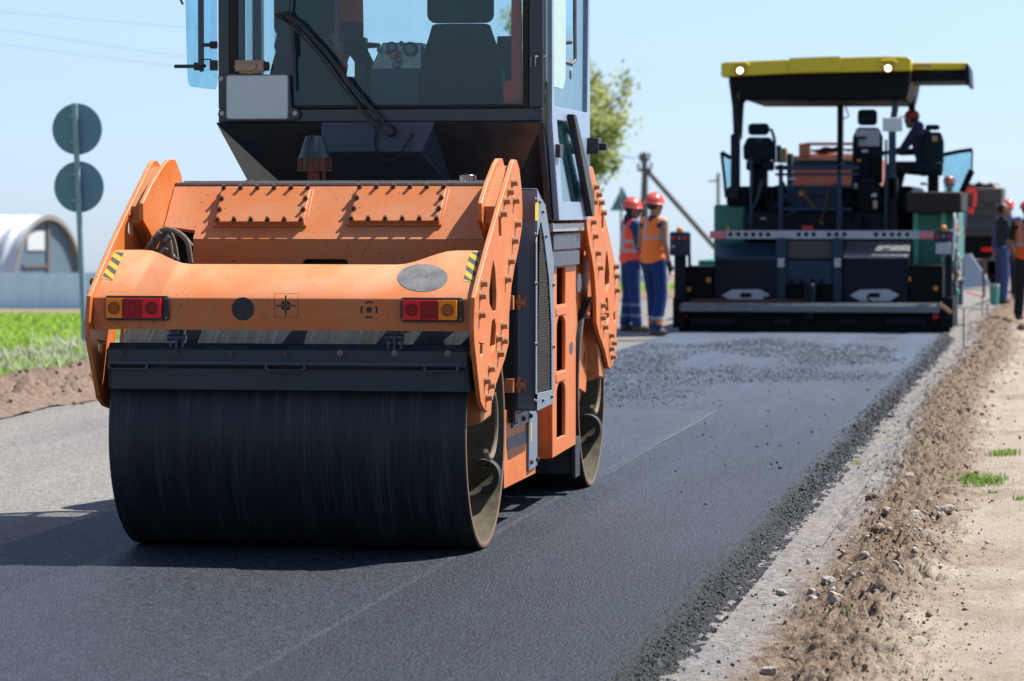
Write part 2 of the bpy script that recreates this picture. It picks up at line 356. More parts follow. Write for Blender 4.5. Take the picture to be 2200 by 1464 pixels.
def bolt_at(p,d,parent,r=.018,h=.030,mat='bolt',cache={}):
    k=(tuple(d),r,h,mat)
    if k not in cache:
        b=MB(); b.bolt((0,0,0),d,r,h); o=b.build('bolt',mat,parent,bevel=.0015); cache[k]=(o,WL[o].copy())
        o.location=Vector(p)+cache[k][1]-WL[parent]; WL[o]=Vector(p)+cache[k][1]; return o
    s,off=cache[k]; o=inst(s,'bolt',Vector(p)+off,parent)
    for m in s.modifiers:
        q=o.modifiers.new(m.name,m.type); q.width=m.width; q.segments=m.segments; q.limit_method='ANGLE'; q.angle_limit=m.angle_limit
    return o
bp=[tuple(at(px,py,X=XR+.012)[1:]) for px,py in bolts_px]
for front in (0,1):
    f=(lambda q:mir(q)) if front else (lambda q:q)
    for side in (0,1):
        xo=XR if side==0 else XL; s=1 if side==0 else -1
        b=MB(); b.prism(f(outl),'X',xo-.022*s,xo,[f(h) for h in holes])
        pl=b.build('side_plate','orange',roller,bevel=.003)
        b=MB(); b.prism(f(innl),'X',xo-.10*s,xo-.078*s,[f([(y+.30,z) for y,z in arc_]) for arc_ in ()]); 
        b.build('inner_side_plate','orange',roller,bevel=.004)
        # web between the two plates, set back from their edges
        web=[(y*.82+.18*16.0,z*.9+.1*1.5) for y,z in innl]
        b=MB(); b.prism(f(web),'X',xo-.077*s,xo-.023*s); b.build('plate_web','orange_edge',roller)
        if side==0:
            for (y,z) in f(bp): bolt_at((xo,y,z),(1,0,0),pl)
        else:
            for (y,z) in f(bp)[9:12]+f(bp)[16:18]: bolt_at((xo,y,z),(-1,0,0),pl,mat='darkbolt')
        # arm that carries the drum axle, reaching inside the shell from the plate tip
        b=MB(); yd=YF if front else YD
        sg=(-1 if front else 1); b.hexa([(xo-.13*s,yd-.34*sg,.60),(xo-.03*s,yd-.34*sg,.62),(xo-.03*s,yd-.06*sg,.64),(xo-.13*s,yd-.06*sg,.60),(xo-.13*s,yd-.40*sg,.98),(xo-.03*s,yd-.40*sg,.98),(xo-.03*s,yd+.05*sg,.98),(xo-.13*s,yd+.05*sg,.98)])
        b.cone((xo-.32*s,yd-.12*sg,R+.02),(xo-.16*s,yd-.12*sg,R+.02),.10,.10,24)
        b.build('axle_arm','orange_edge',roller,bevel=.006)
        pts=[(xo-.05*s,yd+.02+.17*math.cos(t),.60+.17*math.sin(t)) for t in np.linspace(-2.3,.9,14)]
        b=MB(); b.tube(pts,.013); b.build('axle_hose','hose',roller)
# machinery behind the slots of the right plate
b=MB()
for dy,z0,z1,q in ((.0,1.15,1.42,.02),(.05,1.0,1.35,.05),(-.04,.95,1.2,.06)):
    b.tube([(XR-.05,15.55+dy,z0),(XR-.045,15.60+dy+q,(z0+z1)/2),(XR-.05,15.66+dy,z1)],.009)
b.build('hydraulic_hose','hose',roller)
# ---- rear and front bumper beams
def bumper(front):
    f=(lambda y:2*YC-y) if front else (lambda y:y)
    xl,xr=XL+.024,XR-.024; y0=15.03; zt=at(600,640,Y=y0).z; zb=at(600,710,Y=y0).z
    # sloping top sheet: high ears at both ends, lower in the middle
    def rise(t): # t 0..1 over the width
        e=min(t,1-t); k=1-min(1,max(0,(e-.08)/.14)); k=k*k*(3-2*k); return .150+.065*k
    n=40; b=MB(); P=[]
    for i in range(n+1):
        t=i/n; x=xl+(xr-xl)*t; r=rise(t); P.append([(x,y0,zb),(x,y0,zt-.008),(x,y0+.006,zt),(x,y0+.006+r*1.73,zt+r),(x,y0+.018+r*1.73,zt+r-.004),(x,y0+.02+r*1.73,zt+r-.05),(x,y0+.03,zt-.03),(x,y0+.02,zb)])
    V=[(p[0],f(p[1]),p[2]) for q in P for p in q]; k=8
    Fs=[(i*k+j,i*k+(j+1)%k,(i+1)*k+(j+1)%k,(i+1)*k+j) for i in range(n) for j in range(k)]
    Fs+=[tuple(range(k)),tuple(n*k+j for j in reversed(range(k)))]
    b.add(V,Fs); o=b.build('bumper_beam','orange',roller,smooth=50,bevel=0)
    return o,y0,zt,zb
bum,YB,ZT,ZB=bumper(False); bumper(True)
def onface(px,py): return at(px,py,Y=YB)
def slope(px,py,lift=.002):   # point of the sloping top under a pixel
    r=at(px,py,Y=YB)-Vector((0,0,H)); n=Vector((0,-1,1.73)).normalized(); p0=Vector((XC,YB+.006,ZT))+n*lift
    t=(p0-Vector((0,0,H))).dot(n)/r.dot(n); return Vector((0,0,H))+r*t
def decal(name,pts,mat,parent,up_=Vector((0,-1,0)),th=.0015,label=None):
    n=len(pts); b=MB(); b.add([p for p in pts]+[p-up_*th*1.5 for p in pts],[tuple(range(n)),tuple(reversed(range(n,2*n)))]+[(i,(i+1)%n,(i+1)%n+n,i+n) for i in range(n)])
    o=b.build(name,mat,parent,smooth=0)
    if label: o['label']=label
    return o
sn=Vector((0,-1,1.73)).normalized()
decal('round_sticker',[slope(908+54*math.cos(t),597+29.5*math.sin(t)) for t in np.linspace(0,2*math.pi,40,endpoint=False)],'decal',bum,sn)
def hazard(c):   # c: four pixel corners: top left, top right, bottom right, bottom left of the tape
    c=[Vector(q) for q in c]; TP=MB(); BK=MB()
    def q(u,v): a=c[0].lerp(c[1],u).lerp(c[3].lerp(c[2],u),v); return slope(a.x,a.y,.0016)
    K=3.2; sk=.55 if c[0].x<600 else .55
    for i in range(-1,4):
        for (mb,a0,a1) in ((TP,i/K*1.0,(i+.5)/K),(BK,(i+.5)/K,(i+1)/K)):
            ps=[]
            for (u,v) in ((0,a0),(1,a0+sk*.35),(1,a1+sk*.35),(0,a1)): ps.append((u,min(1,max(0,v))))
            if abs(ps[0][1]-ps[3][1])+abs(ps[1][1]-ps[2][1])<.02: continue
            w=[q(*p) for p in ps]; mb.add([tuple(x) for x in w],[(0,1,2,3)])
    TP.build('warning_tape','yellow',bum,smooth=0); BK.build('warning_tape','sand_black',bum,smooth=0)
hazard([(243,541),(267,541),(242,603),(219,598)]); hazard([(1010,541),(1032,541),(1017,607),(995,604)])
fy=Vector((0,-1,0))
def fp(px,py,l=.0016): p=onface(px,py); return p+fy*l
decal('black_spot',[fp(522+24*math.cos(t),664+25*math.sin(t)) for t in np.linspace(0,2*math.pi,36,endpoint=False)],'symbol',bum,fy)
def sym(loops,name='painted_symbol'):
    b=MB()
    for l in loops:
        n=len(l); b.add([tuple(fp(*q)) for q in l],[tuple(range(n))])
    b.build(name,'symbol',bum,smooth=0)
def ringseg(cx,cy,r0,r1,a0,a1,n=8):
    o=[(cx+r1*math.cos(math.radians(a0+(a1-a0)*i/n)),cy+r1*math.sin(math.radians(a0+(a1-a0)*i/n))) for i in range(n+1)]
    i_=[(cx+r0*math.cos(math.radians(a1+(a0-a1)*i/n)),cy+r0*math.sin(math.radians(a1+(a0-a1)*i/n))) for i in range(n+1)]
    return o+i_
cx,cy=614,657; L=[]
for (a,b_,c,d) in ((589,631,641,631.8),(589,681.2,641,682),(589,631.8,589.8,681.2),(640.2,631.8,641,681.2)): L.append([(a,b_),(c,b_),(c,d),(a,d)])
L+=[[(cx-1.6,635),(cx+1.6,635),(cx+1.6,678),(cx-1.6,678)],[(593,cy-1.6),(cx-1.7,cy-1.6),(cx-1.7,cy+1.6),(593,cy+1.6)],[(cx+1.7,cy-1.6),(635,cy-1.6),(635,cy+1.6),(cx+1.7,cy+1.6)]]
for k in range(4): L.append(ringseg(cx,cy,7.5,11,k*90+18,k*90+72))
for sx in (-1,1):
    for sy in (-1,1): L.append(ringseg(cx+sx*5,cy+sy*5,.01,2.6,0,359,8)[:9])
sym(L)
cx,cy=793,666; sym([ringseg(cx,cy,14.5,18.5,k*90-27,k*90+27) for k in range(4)]+[[(cx+6.5*math.cos(t),cy+6.5*math.sin(t)) for t in np.linspace(0,2*math.pi,20,endpoint=False)]])
# ---- tail lamps
def lamp(x0,x1,y0,y1,cols):
    a=onface(x0,y1); c=onface(x1,y0); w=c.x-a.x; h=c.z-a.z; y=YB
    b=MB(); b.prism(rrect(a.x,c.x,a.z,c.z,.012),'Y',y-.018,y-.001); o=b.build('tail_lamp','black',roller,bevel=.002)
    # lenses
    lx0=a.x+w*(.035 if cols[0]=='amber' else .055); lx1=c.x-w*(.10 if cols[0]=='amber' else .085); z0=a.z+h*.10; z1=c.z-h*.10
    segs=[0,.30,.66,1.] if cols[0]=='amber' else [0,.33,.66,1.]
    for i,cn in enumerate(cols):
        u0=lx0+(lx1-lx0)*segs[i]; u1=lx0+(lx1-lx0)*segs[i+1]
        b=MB(); b.box(u0+.0006,u1-.0006,y-.044,y-.018,z0,z1)
        if i!=1:
            cc=((u0+u1)/2,(z0+z1)/2)
            for k,r in enumerate((.030,.022,.012)): b.lathe([(0,r),(-.003,r-.001),(-.003,r-.006),(0,r-.007)],(cc[0],y-.0445,cc[1]),ax='Y',n=28,m=1)
            b.prism(circ(cc[0],cc[1],.012,20),'Y',y-.047,y-.044,m=1)
        else:
            for k in range(11): xx=u0+(u1-u0)*(k+.5)/11; b.box(xx-.0018,xx+.0018,y-.047,y-.044,z0+.004,z1-.004,m=1)
            for k in range(9): zz=z0+(z1-z0)*(k+.7)/9.5; b.box(u0+.003,u1-.003,y-.0458,y-.0442,zz-.0012,zz+.0012,m=1)
        ob=b.build('amber_lens' if cn=='amber' else 'red_lens',['amber','amber2'] if cn=='amber' else (['redlens','redlens2']),o,bevel=.003)
    for (px,pz) in ((a.x+.010,a.z+.012),(a.x+.010,c.z-.012),(c.x-.010,a.z+.012),(c.x-.010,c.z-.012)):
        b=MB(); b.bolt((px,y-.018,pz),(0,-1,0),.005,.005); b.build('screw','steel',o)
lamp(228,364,636,688,['amber','redlens','redlens']); lamp(862,996,640,692,['redlens','redlens','amber'])
# ---- scraper bar hanging behind the drum
y=15.07; A=at(222,836,Y=y); B_=at(1013,742,Y=y)
b=MB(); z0,z1=A.z,B_.z; xm0,xm1=X0-.005,XR-.028
b.prism([(y,z0),(y-.0,z0+.10),(y-.02,z0+.115),(y-.02,z1-.03),(y+.015,z1),(y+.03,z1),(y+.0,z1-.03),(y+.0,z0+.12),(y+.02,z0+.1),(y+.02,z0)],'X',xm0+.02,xm1-.02)
sc=b.build('scraper_bar','scraper',roller,bevel=.003)
for xe,s in ((xm0,1),(xm1,-1)):
    b=MB(); b.hexa([(xe,y+.10,z0),(xe+.022*s,y-.01,z0),(xe+.03*s,y+.0,z0),(xe+.012*s,y+.12,z0),(xe,y+.12,z1-.03),(xe+.022*s,y-.022,z1-.03),(xe+.05*s,y+.02,z1),(xe+.03*s,y+.12,z1)]); b.build('scraper_cheek','scraper',sc,bevel=.003)
# raised flange with three hand slots
zf=at(600,782,Y=y).z
b=MB(); b.box(xm0+.03,xm1-.04,y-.028,y-.019,zf-.004,zf+.011); sl=[(235,322),(572,660),(912,988)]
for a,c in sl:
    p=at(a,796,Y=y).x; q=at(c,796,Y=y).x
    b.prism(rrect(p,q,zf-.030,zf+.006,.014),'Y',y-.033,y-.021,[list(reversed(rrect(p+.012,q-.012,zf-.024,zf-.004,.008)))])
b.build('scraper_flange','scraperblue',sc,bevel=.002)
for px in (263,380,497,614,731,848,962):
    p=at(px,760,Y=y-.02); bb=MB(); bb.bolt((p.x,y-.02,p.z),(0,-1,0),.011,.012); bb.build('scraper_bolt','darkbolt' if px<700 else 'steel',sc)
b=MB()
for px in (380,848):
    p=at(px,728,Y=y)
    for dx in (-.03,.03): b.box(p.x+dx-.006,p.x+dx+.006,y-.005,y+.03,z1-.02,ZB+.01)
    b.cone((p.x-.045,y,p.z+.005),(p.x+.045,y,p.z+.005),.015,n=12); b.cone((p.x-.02,y,p.z+.03),(p.x+.02,y,p.z+.03),.02,n=12); b.cone((p.x,y-.01,p.z-.05),(p.x,y-.01,p.z),.006,n=8)
    b.build('scraper_bracket','scraperblue',roller); b=MB()
b=MB(); b.box(XL+.03,XR-.03,YB+.05,YB+.09,ZB+.01,ZB+.06); 
for px in (470,700,905,985): p=at(px,720,Y=15.2).x; b.hexa([(p,15.10,1.09),(p+.03,15.10,1.09),(p+.03,15.2,1.13),(p,15.2,1.13),(p-.05,15.35,1.33),(p-.02,15.35,1.33),(p-.02,15.6,1.33),(p-.05,15.6,1.33)])
b.box(XL+.04,XR-.04,15.12,15.16,1.10,1.235); b.box(XL+.04,XR-.04,15.161,15.31,1.125,1.15)  # unseen bars added to stop sunlight slipping past the bumper onto the ground
b.build('scraper_frame_and_light_block','drumdisc',roller)
# front drum scraper seen under the chassis
b=MB(); b.box(X0+.05,XR-.08,18.66,18.70,.12,.33); b.box(X0+.05,XR-.06,18.60,18.66,.30,.335); b.box(XR-.085,XR-.065,18.62,18.80,.10,.33); b.build('front_scraper','scraper',roller,bevel=.003)
# ---- rear hood over the drum
xl,xr=XL+.105,XR-.105
yt,yb=16.18,15.92; zt=at(700,401,Y=yt).z; zb=at(700,514,Y=yb).z; xn=at(415,515,Y=yb).x
b=MB(); T=.02
ol=[(xl,yt,zt),(xr,yt,zt),(xr,yb,zb),(xn,yb,zb)]; nl=at(372,486,Y=yb+.07)
k=(nl.z-zb)/(zt-zb); P1=Vector((xl-.0,yb+(yt-yb)*k,zb+(zt-zb)*k)); P2=Vector((at(418,496,Y=yb+.03).x,yb+(yt-yb)*.16,zb+(zt-zb)*.16)); P3=Vector((xn,yb,zb))
top=[Vector((xl,yt,zt)),P1,P2,P3,Vector((xr,yb,zb)),Vector((xr,yt,zt))]
nrm=Vector((0,-(zt-zb),(yt-yb))).normalized()
n=6; b.add([p for p in top]+[p-nrm*T for p in top],[tuple(range(n)),tuple(reversed(range(n,2*n)))]+[(i,(i+1)%n,(i+1)%n+n,i+n) for i in range(n)])
# back sheet with the round-ended slot
sx0,sx1=at(650,562,Y=yb).x,at(748,562,Y=yb).x; sz=at(700,557,Y=yb).z
b.prism([(xn,1.06),(xn,zb-.002),(xr,zb-.002),(xr,1.06)],'Y',yb+.001,yb+.02,[list(reversed(rrect(sx0,sx1,sz-.06,sz,.025)))])
hood=b.build('hood','orange',roller,smooth=0)
b=MB(); b.box(xn+.02,xr-.02,yb+.10,yb+.5,1.12,zb-.03); b.box(xn,xn+.015,yb+.03,yb+.5,1.06,zb-.04); b.box(xl+.01,xn+.02,yt+.02,yt+.05,1.10,zt-.04)
b.build('engine_bay','drumdisc',roller)
b=MB(); b.box(xl,xr,yt+.004,17.15,zt-.03,zt-.006); b.build('hood_top','orange',roller,bevel=.004)
b=MB(); b.tube([(xl+.005,yt+.02,zt+.008),(xl+.01,yt+.05,zt+.012),(xr,yt+.05,zt+.012)],.012); b.tube([(xl+.01,yt+.15,zt+.02),(xr,yt+.15,zt+.02)],.010); b.build('hood_pipe','steel',roller)
def onhood(px,py,lift=0):
    r=at(px,py,Y=yb)-Vector((0,0,H)); p0=P3+nrm*lift; t=(p0-Vector((0,0,H))).dot(nrm)/r.dot(nrm); return Vector((0,0,H))+r*t
for c in ([(476,402),(668,402),(652,477),(461,477)],[(768,400),(960,400),(943,475),(748,475)]):
    p=[onhood(*q,lift=.035) for q in c]; q=[v-nrm*.045 for v in p]
    b=MB(); b.hexa([q[3],q[2],q[1],q[0],p[3],p[2],p[1],p[0]])
    h=b.build('hatch_cover','orange',roller,bevel=.004)
    # welded lip under the cover, standing out a little
    b=MB(); o2=[v+(v-sum(p,Vector())/4).normalized()*.012 for v in [w-nrm*.02 for w in p]]; b.hexa([v-nrm*.012 for v in (o2[3],o2[2],o2[1],o2[0])]+[o2[3],o2[2],o2[1],o2[0]])
    b.build('hatch_flange','orange_edge',h,bevel=.002)
    def uv(u,v): return p[0].lerp(p[1],u).lerp(p[3].lerp(p[2],u),v)
    spots=[(.03+.94*i/5,.03) for i in range(6)]+[(.03+.94*i/5,.95) for i in range(6)]+[(.03,.35),(.03,.66),(.97,.35),(.97,.66)]
    for u,v in spots: bolt_at(uv(u,v),nrm,h,r=.010,h=.021,mat='rust')
# filler caps
b=MB(); c=at(1005,400,Y=16.32); b.cone((c.x,c.y,c.z-.02),(c.x,c.y,c.z+.012),.042,n=24,m=1); 
prof=circ(0,0,.040,48); prof=[(q[0]*(1+.035*math.cos(i*math.pi)),q[1]*(1+.035*math.cos(i*math.pi))) for i,q in enumerate(prof)]
b.prism([(c.x+q[0],c.y+q[1]) for q in prof],'Z',c.z+.012,c.z+.052); b.ell((c.x,c.y,c.z+.05),(.036,.036,.010),24)
b.tube([(c.x+.04,c.y,c.z+.015),(c.x+.06,c.y-.02,c.z+.014),(c.x+.075,c.y,c.z+.02)],.003)
b.build('filler_cap',['chrome','rust'],roller)
b=MB(); c=at(536,400,Y=16.36); b.cone((c.x,c.y,c.z-.01),(c.x,c.y,c.z+.012),.034,n=18); b.cone((c.x,c.y,c.z+.012),(c.x,c.y,c.z+.03),.022,n=18); b.build('filler_cap','rust',roller,bevel=.002)
# exhaust stack with mesh collar and rain cap
c=at(676,400,Y=16.6); b=MB(); b.cone((c.x,c.y,c.z-.1),(c.x,c.y,at(676,366,Y=16.6).z),.036,n=20); b.box(c.x+.045,c.x+.055,c.y-.02,c.y+.02,c.z-.1,c.z+.08)
ex=b.build('exhaust_stack','rust',roller)
za,zb_=at(676,366,Y=16.6).z,at(676,340,Y=16.6).z; b=MB(); rr=.086
for k in range(40): t=2*math.pi*k/40; w=.007 if k%5==0 else .0022; b.box(c.x+rr*math.cos(t)-w/2,c.x+rr*math.cos(t)+w/2,c.y+rr*math.sin(t)-w/2,c.y+rr*math.sin(t)+w/2,za,zb_)
for k in range(6): z=za+(zb_-za)*k/5; b.lathe([(z-.0015,rr-.002),(z-.0015,rr+.002),(z+.0015,rr+.002),(z+.0015,rr-.002)],(c.x,c.y,0),ax='Z',n=32,closed=True)
b.lathe([(za-.004,.03),(za-.004,rr+.003),(za+.002,rr+.003),(za+.002,.03)],(c.x,c.y,0),ax='Z',n=32,closed=True)
b.build('mesh_collar','rust',ex)
zc=at(676,292,Y=16.6).z; b=MB(); b.lathe([(zb_-.002,.077),(zb_,.082),(zc-.012,.050),(zc-.002,.045),(zc,.035),(zc,.001)],(c.x,c.y,0),ax='Z',n=40); b.cone((c.x,c.y,za),(c.x,c.y,zb_),.058,n=24); b.build('rain_cap','cab',ex)
# bundle of hydraulic hoses in the opening left of the hood
rs=random.Random(3)
paths=[[(305,552),(330,515),(352,494),(378,498),(402,520),(410,565)],[(318,560),(338,520),(356,496),(372,512),(382,560)],[(330,562),(345,530),(358,500),(366,530),(370,575)],[(300,548),(322,530),(345,505),(352,495)],[(352,500),(358,530),(366,575)],[(340,560),(352,548),(372,556),(384,575)],[(362,497),(390,505),(412,530)]]
for i,pa in enumerate(paths):
    q=[at(px,py,Y=15.62+.03*i) for px,py in pa]
    pts=[]
    for a_ in range(len(q)-1):
        p0=q[max(a_-1,0)];p1=q[a_];p2=q[a_+1];p3=q[min(a_+2,len(q)-1)]
        for t in np.linspace(0,1,6,endpoint=False): pts.append(.5*((2*p1)+(p2-p0)*t+(2*p0-5*p1+4*p2-p3)*t*t+(3*p1-p0-3*p2+p3)*t**3))
    pts.append(q[-1]); b=MB(); b.tube(pts,[.013,.010,.012,.009,.011,.008,.012][i],8); b.build('hydraulic_hose','hose',roller)
b=MB()
for px,py in ((326,522),(340,505),(360,515),(352,540),(374,560)): p=at(px,py,Y=15.6); b.cone(p+Vector((-.01,0,-.012)),p+Vector((.01,0,.014)),.016,n=6)
b.build('hose_fitting','steel',roller)
# ---- chassis between the drums
X2=-2.735
b=MB(); a=[at(1085,880,X=X2).y,at(1155,900,X=X2).y]; zlo=.23
b.prism([(16.30,zlo),(17.30,zlo-.0),(17.30,.62),(16.25,.62)],'X',X2-.05,X2)
b.prism([(16.30,zlo),(17.30,zlo),(17.30,.62),(16.25,.62)],'X',XL+.085,XL+.135)
b.box(XL+.13,X2-.045,16.34,18.60,.34,1.2)
b.build('chassis','orange',roller,bevel=.006)
# worn sticker on the lower chassis and the grey hinge strip in front of it
b=MB(); p0=at(1090,955,X=X2+.002); p1=at(1138,935,X=X2+.002); b.prism([(p0.y,p0.z-.03),(p1.y,p1.z-.035),(p1.y,p1.z+.03),(p0.y,p0.z+.03)],'X',X2+.0005,X2+.002); b.build('faded_sticker','greyblue',roller)
b=MB(); ya,yb2=at(1135,890,X=X2+.01).y,at(1153,890,X=X2+.01).y
b.prism([(ya,.265),(yb2,.275),(yb2,.60),(ya,.58)],'X',X2+.001,X2+.014); b.box(X2+.001,X2+.012,at(1098,900,X=X2).y,ya-.002,.52,.585)
o=b.build('hinge_strip','boxpaint',roller,bevel=.002)
for yy,zz in ((ya+.05,.31),(yb2-.03,.31),(ya+.03,.55),(16.55,.55),(16.8,.55),(yb2-.02,.57)): bolt_at((X2+.013,yy,zz),(1,0,0),o,r=.012,h=.016,mat='darkbolt')
# front chassis column with three arched openings
X3=-2.70; ya=at(1187,700,X=X3).y; yb3=at(1237,700,X=X3).y
def win(y0,y1,z0,z1,arch): 
    return [(y0,z0),(y1,z0)]+( [(y1,z1-.06)]+[( (y0+y1)/2+(y1-y0)/2*math.cos(t),z1-.06+.06*math.sin(t)) for t in np.linspace(.25,math.pi-.25,7)]+[(y0,z1-.06)] if arch else [(y1,z1),(y0,z1)])
def wz(py,X=X3,px=1205): return at(px,py,X=X).z
w0,w1=at(1196,700,X=X3).y,at(1215,700,X=X3).y
hs_=[win(w0,w1,wz(655),wz(575),False),win(w0,w1,wz(798),wz(678),True),win(w0,w1,wz(940),wz(820),True)]
b=MB(); b.prism([(ya,wz(985,px=1187)),(yb3,wz(955,px=1237)),(yb3,wz(525)),(ya,wz(525))],'X',X3-.02,X3,[list(reversed(h)) for h in hs_])
b.box(X3-.10,X3-.02,ya,ya+.02,.28,wz(530)); b.box(X3-.10,X3-.02,yb3-.02,yb3,.30,wz(530)); b.box(X3-.10,X3-.02,ya+.02,yb3-.02,wz(530)-.02,wz(526))
for zz in (wz(658),wz(800)): b.box(X3-.09,X3+.004,w0-.04,w1+.02,zz-.05,zz-.002)
b.build('chassis_column','orange',roller,bevel=.003)
b=MB(); b.prism([(XL,.28),(XL+.1,.28),(XL+.1,1.4),(XL,1.4)],'Y',ya,yb3); b.build('chassis_column','orange',roller,bevel=.004)
b=MB(); b.box(X3-.30,X3-.12,ya+.1,yb3-.1,.6,1.35); 
for z in (.5,.75,1.0,1.25): b.cone((X3-.08,w0+.06,z-.05),(X3-.08,w0+.06,z+.07),.02,n=10)
b.build('inner_machinery','drumdisc',roller)
b=MB()
for (py,rr2) in ((608,.055),(748,.035)):
    q=at(1244 if py==608 else 1227,py,X=X3); b.prism(circ(q.y,q.z,rr2*1.6 if py==608 else .07,20,rr2),'X',X3+.0008,X3+.002)
b.build('round_sticker','greyblue',roller)
# radiator side box with mesh grille
XB=-2.60; ya,yb_=16.50,at(1190,700,X=XB).y
def z_(px,py): return at(px,py,X=XB).z
ym=at(1165,600,X=XB).y
prof=[(ya,z_(1148,886)),(yb_,z_(1190,866)),(yb_,z_(1190,560)),(at(1172,440,X=XB).y,z_(1172,440)),(at(1163,425,X=XB).y,z_(1163,425)),(ya,z_(1148,405))]
g=[(at(*q,X=XB).y,at(*q,X=XB).z) for q in [(1151,846),(1186,838),(1185,700),(1180,600),(1169,510),(1163,478),(1160,482),(1152,520)]]
b=MB(); b.prism(prof,'X',XB-.006,XB,[list(reversed(g))],m=0)
ins=[(ya+.005,prof[0][1]),(yb_-.005,prof[1][1]),(yb_-.005,prof[2][1]-.02),(prof[3][0]-.01,prof[3][1]-.01),(ya+.005,prof[5][1]-.012)]
b.prism([(ya,prof[0][1]),(ya+.012,prof[0][1]),(ya+.012,prof[5][1]),(ya,prof[5][1])],'X',XB-.15,XB-.0065)
b.prism([(yb_-.012,prof[1][1]),(yb_,prof[1][1]),(yb_,prof[2][1]),(yb_-.012,prof[2][1])],'X',XB-.15,XB-.0065)
b.hexa([(XB-.15,ya,prof[5][1]-.01),(XB-.0065,ya,prof[5][1]-.01),(XB-.0065,prof[3][0],prof[3][1]-.01),(XB-.15,prof[3][0],prof[3][1]-.01),(XB-.15,ya,prof[5][1]),(XB-.0065,ya,prof[5][1]),(XB-.0065,prof[3][0],prof[3][1]),(XB-.15,prof[3][0],prof[3][1])])
b.hexa([(XB-.15,ya,prof[0][1]),(XB-.0065,ya,prof[0][1]),(XB-.0065,yb_,prof[1][1]),(XB-.15,yb_,prof[1][1]),(XB-.15,ya,prof[0][1]+.01),(XB-.0065,ya,prof[0][1]+.01),(XB-.0065,yb_,prof[1][1]+.01),(XB-.15,yb_,prof[1][1]+.01)])
rb=b.build('radiator_box','boxpaint',roller,bevel=.003)
b=MB(); b.box(XB-.14,XB-.07,ya+.02,yb_-.02,.62,1.5); b.build('radiator_core','symbol',rb)
b=MB()
def inside(y,z,poly):
    c=False
    for i in range(len(poly)):
        (y1,z1),(y2,z2)=poly[i],poly[i-1]
        if (z1>z)!=(z2>z) and y<(y2-y1)*(z-z1)/(z2-z1)+y1: c=not c
    return c
dz=.0145; dy=.044; zz=min(q[1] for q in g)-.02
row=0
while zz<max(q[1] for q in g)+.02:
    yy=ya
    while yy<yb_:
        o0=(dy/2 if row%2 else 0)
        for (p,q) in (((yy+o0,zz),(yy+o0+dy/2,zz+dz)),((yy+o0+dy/2,zz+dz),(yy+o0+dy,zz))):
            if inside((p[0]+q[0])/2,(p[1]+q[1])/2,g): b.add([(XB-.012,p[0],p[1]-.0036),(XB-.012,q[0],q[1]-.0036),(XB-.008,q[0],q[1]+.0038),(XB-.008,p[0],p[1]+.0038)],[(0,1,2,3)])
        yy+=dy
    zz+=dz; row+=1
b.build('grille_mesh','mesh',rb,smooth=0)
for px,py in ((1150,430),(1158,434),(1150,505),(1172,508),(1150,610),(1188,612),(1150,740),(1188,745),(1148,862),(1165,860),(1184,852),(1165,455)):
    q=at(px,py,X=XB); bolt_at((XB,q.y,q.z),(1,0,0),rb,r=.009,h=.012,mat='steel')
b=MB(); q=at(1153,455,X=XB); b.prism([(q.y-.06,q.z-.045),(q.y+.05,q.z-.045),(q.y+.05,q.z+.045),(q.y-.06,q.z+.045)],'X',XB+.0005,XB+.002); 
b.build('warning_label','yellow',rb)
b=MB(); q=at(1141,930,X=X2+.015); b.prism([(q.y-.02,q.z-.05),(q.y+.02,q.z-.05),(q.y+.02,q.z+.05),(q.y-.02,q.z+.05)],'X',X2+.0145,X2+.016); b.build('warning_label','yellow',roller)
# box hinges
for py in (653,833):
    q=at(1100,py,X=-2.68); b=MB(); b.box(-2.745,-2.70,16.36,16.44,q.z-.035,q.z+.035); b.cone((-2.69,16.46,q.z-.04),(-2.69,16.46,q.z+.04),.013,n=12); b.box(-2.735,-2.655,16.485,16.497,q.z-.028,q.z+.028); b.box(-2.72,-2.66,16.44,16.475,q.z-.012,q.z+.014)
    o=b.build('box_hinge','orange_edge',roller,bevel=.002)
b=MB(); b.box(-2.76,-2.70,16.42,16.50,.55,1.35)
for k in range(22): b.box(-2.735,-2.705,16.40,16.42,.58+k*.012,.585+k*.012)
b.build('cable_chain','symbol',roller)
# front body over the front drum
b=MB(); b.box(XL+.11,XR-.11,18.62,19.1,1.12,1.72); b.prism([(19.1,1.12),(19.9,1.12),(19.1,1.72)],'X',XL+.11,XR-.11); b.build('front_hood','orange',roller,bevel=.01)
b=MB(); b.prism(mir([(15.45,1.15),(15.9,1.83),(16.2,1.83),(16.55,1.5),(16.6,1.15),(16.2,.62),(15.7,.55)]),'X',XR-.12,XR-.095,[list(reversed(circ(2*YC-15.95,.95,.10,16))),list(reversed(circ(2*YC-15.75,.75,.05,16)))]); b.build('front_inner_plate','orange',roller,bevel=.004)
# ================================================================ CAB of the roller
YR=17.12
def cb(px,py,Y=YR): return at(px,py,Y=Y)
cL,cR=cb(469,240).x,cb(1166,240).x; YFc=18.62
zbelt=cb(800,262).z; zwin=cb(800,233).z; ztop=3.02; zlow=1.70
b=MB()
# posts
fb=MB()
b.box(cL,cL+.062,YR,YR+.08,zwin,ztop); b.box(cR-.075,cR,YR,YR+.08,zwin,ztop)
fb.box(cL,cL+.05,YFc-.08,YFc,1.95,ztop); fb.box(cR-.05,cR,YFc-.08,YFc,1.95,ztop)
fb.box(cL+.32,cR,YFc-.08,YFc,1.7,1.951); fb.box(cL,cR,YFc-.08,YFc,1.93,1.96)
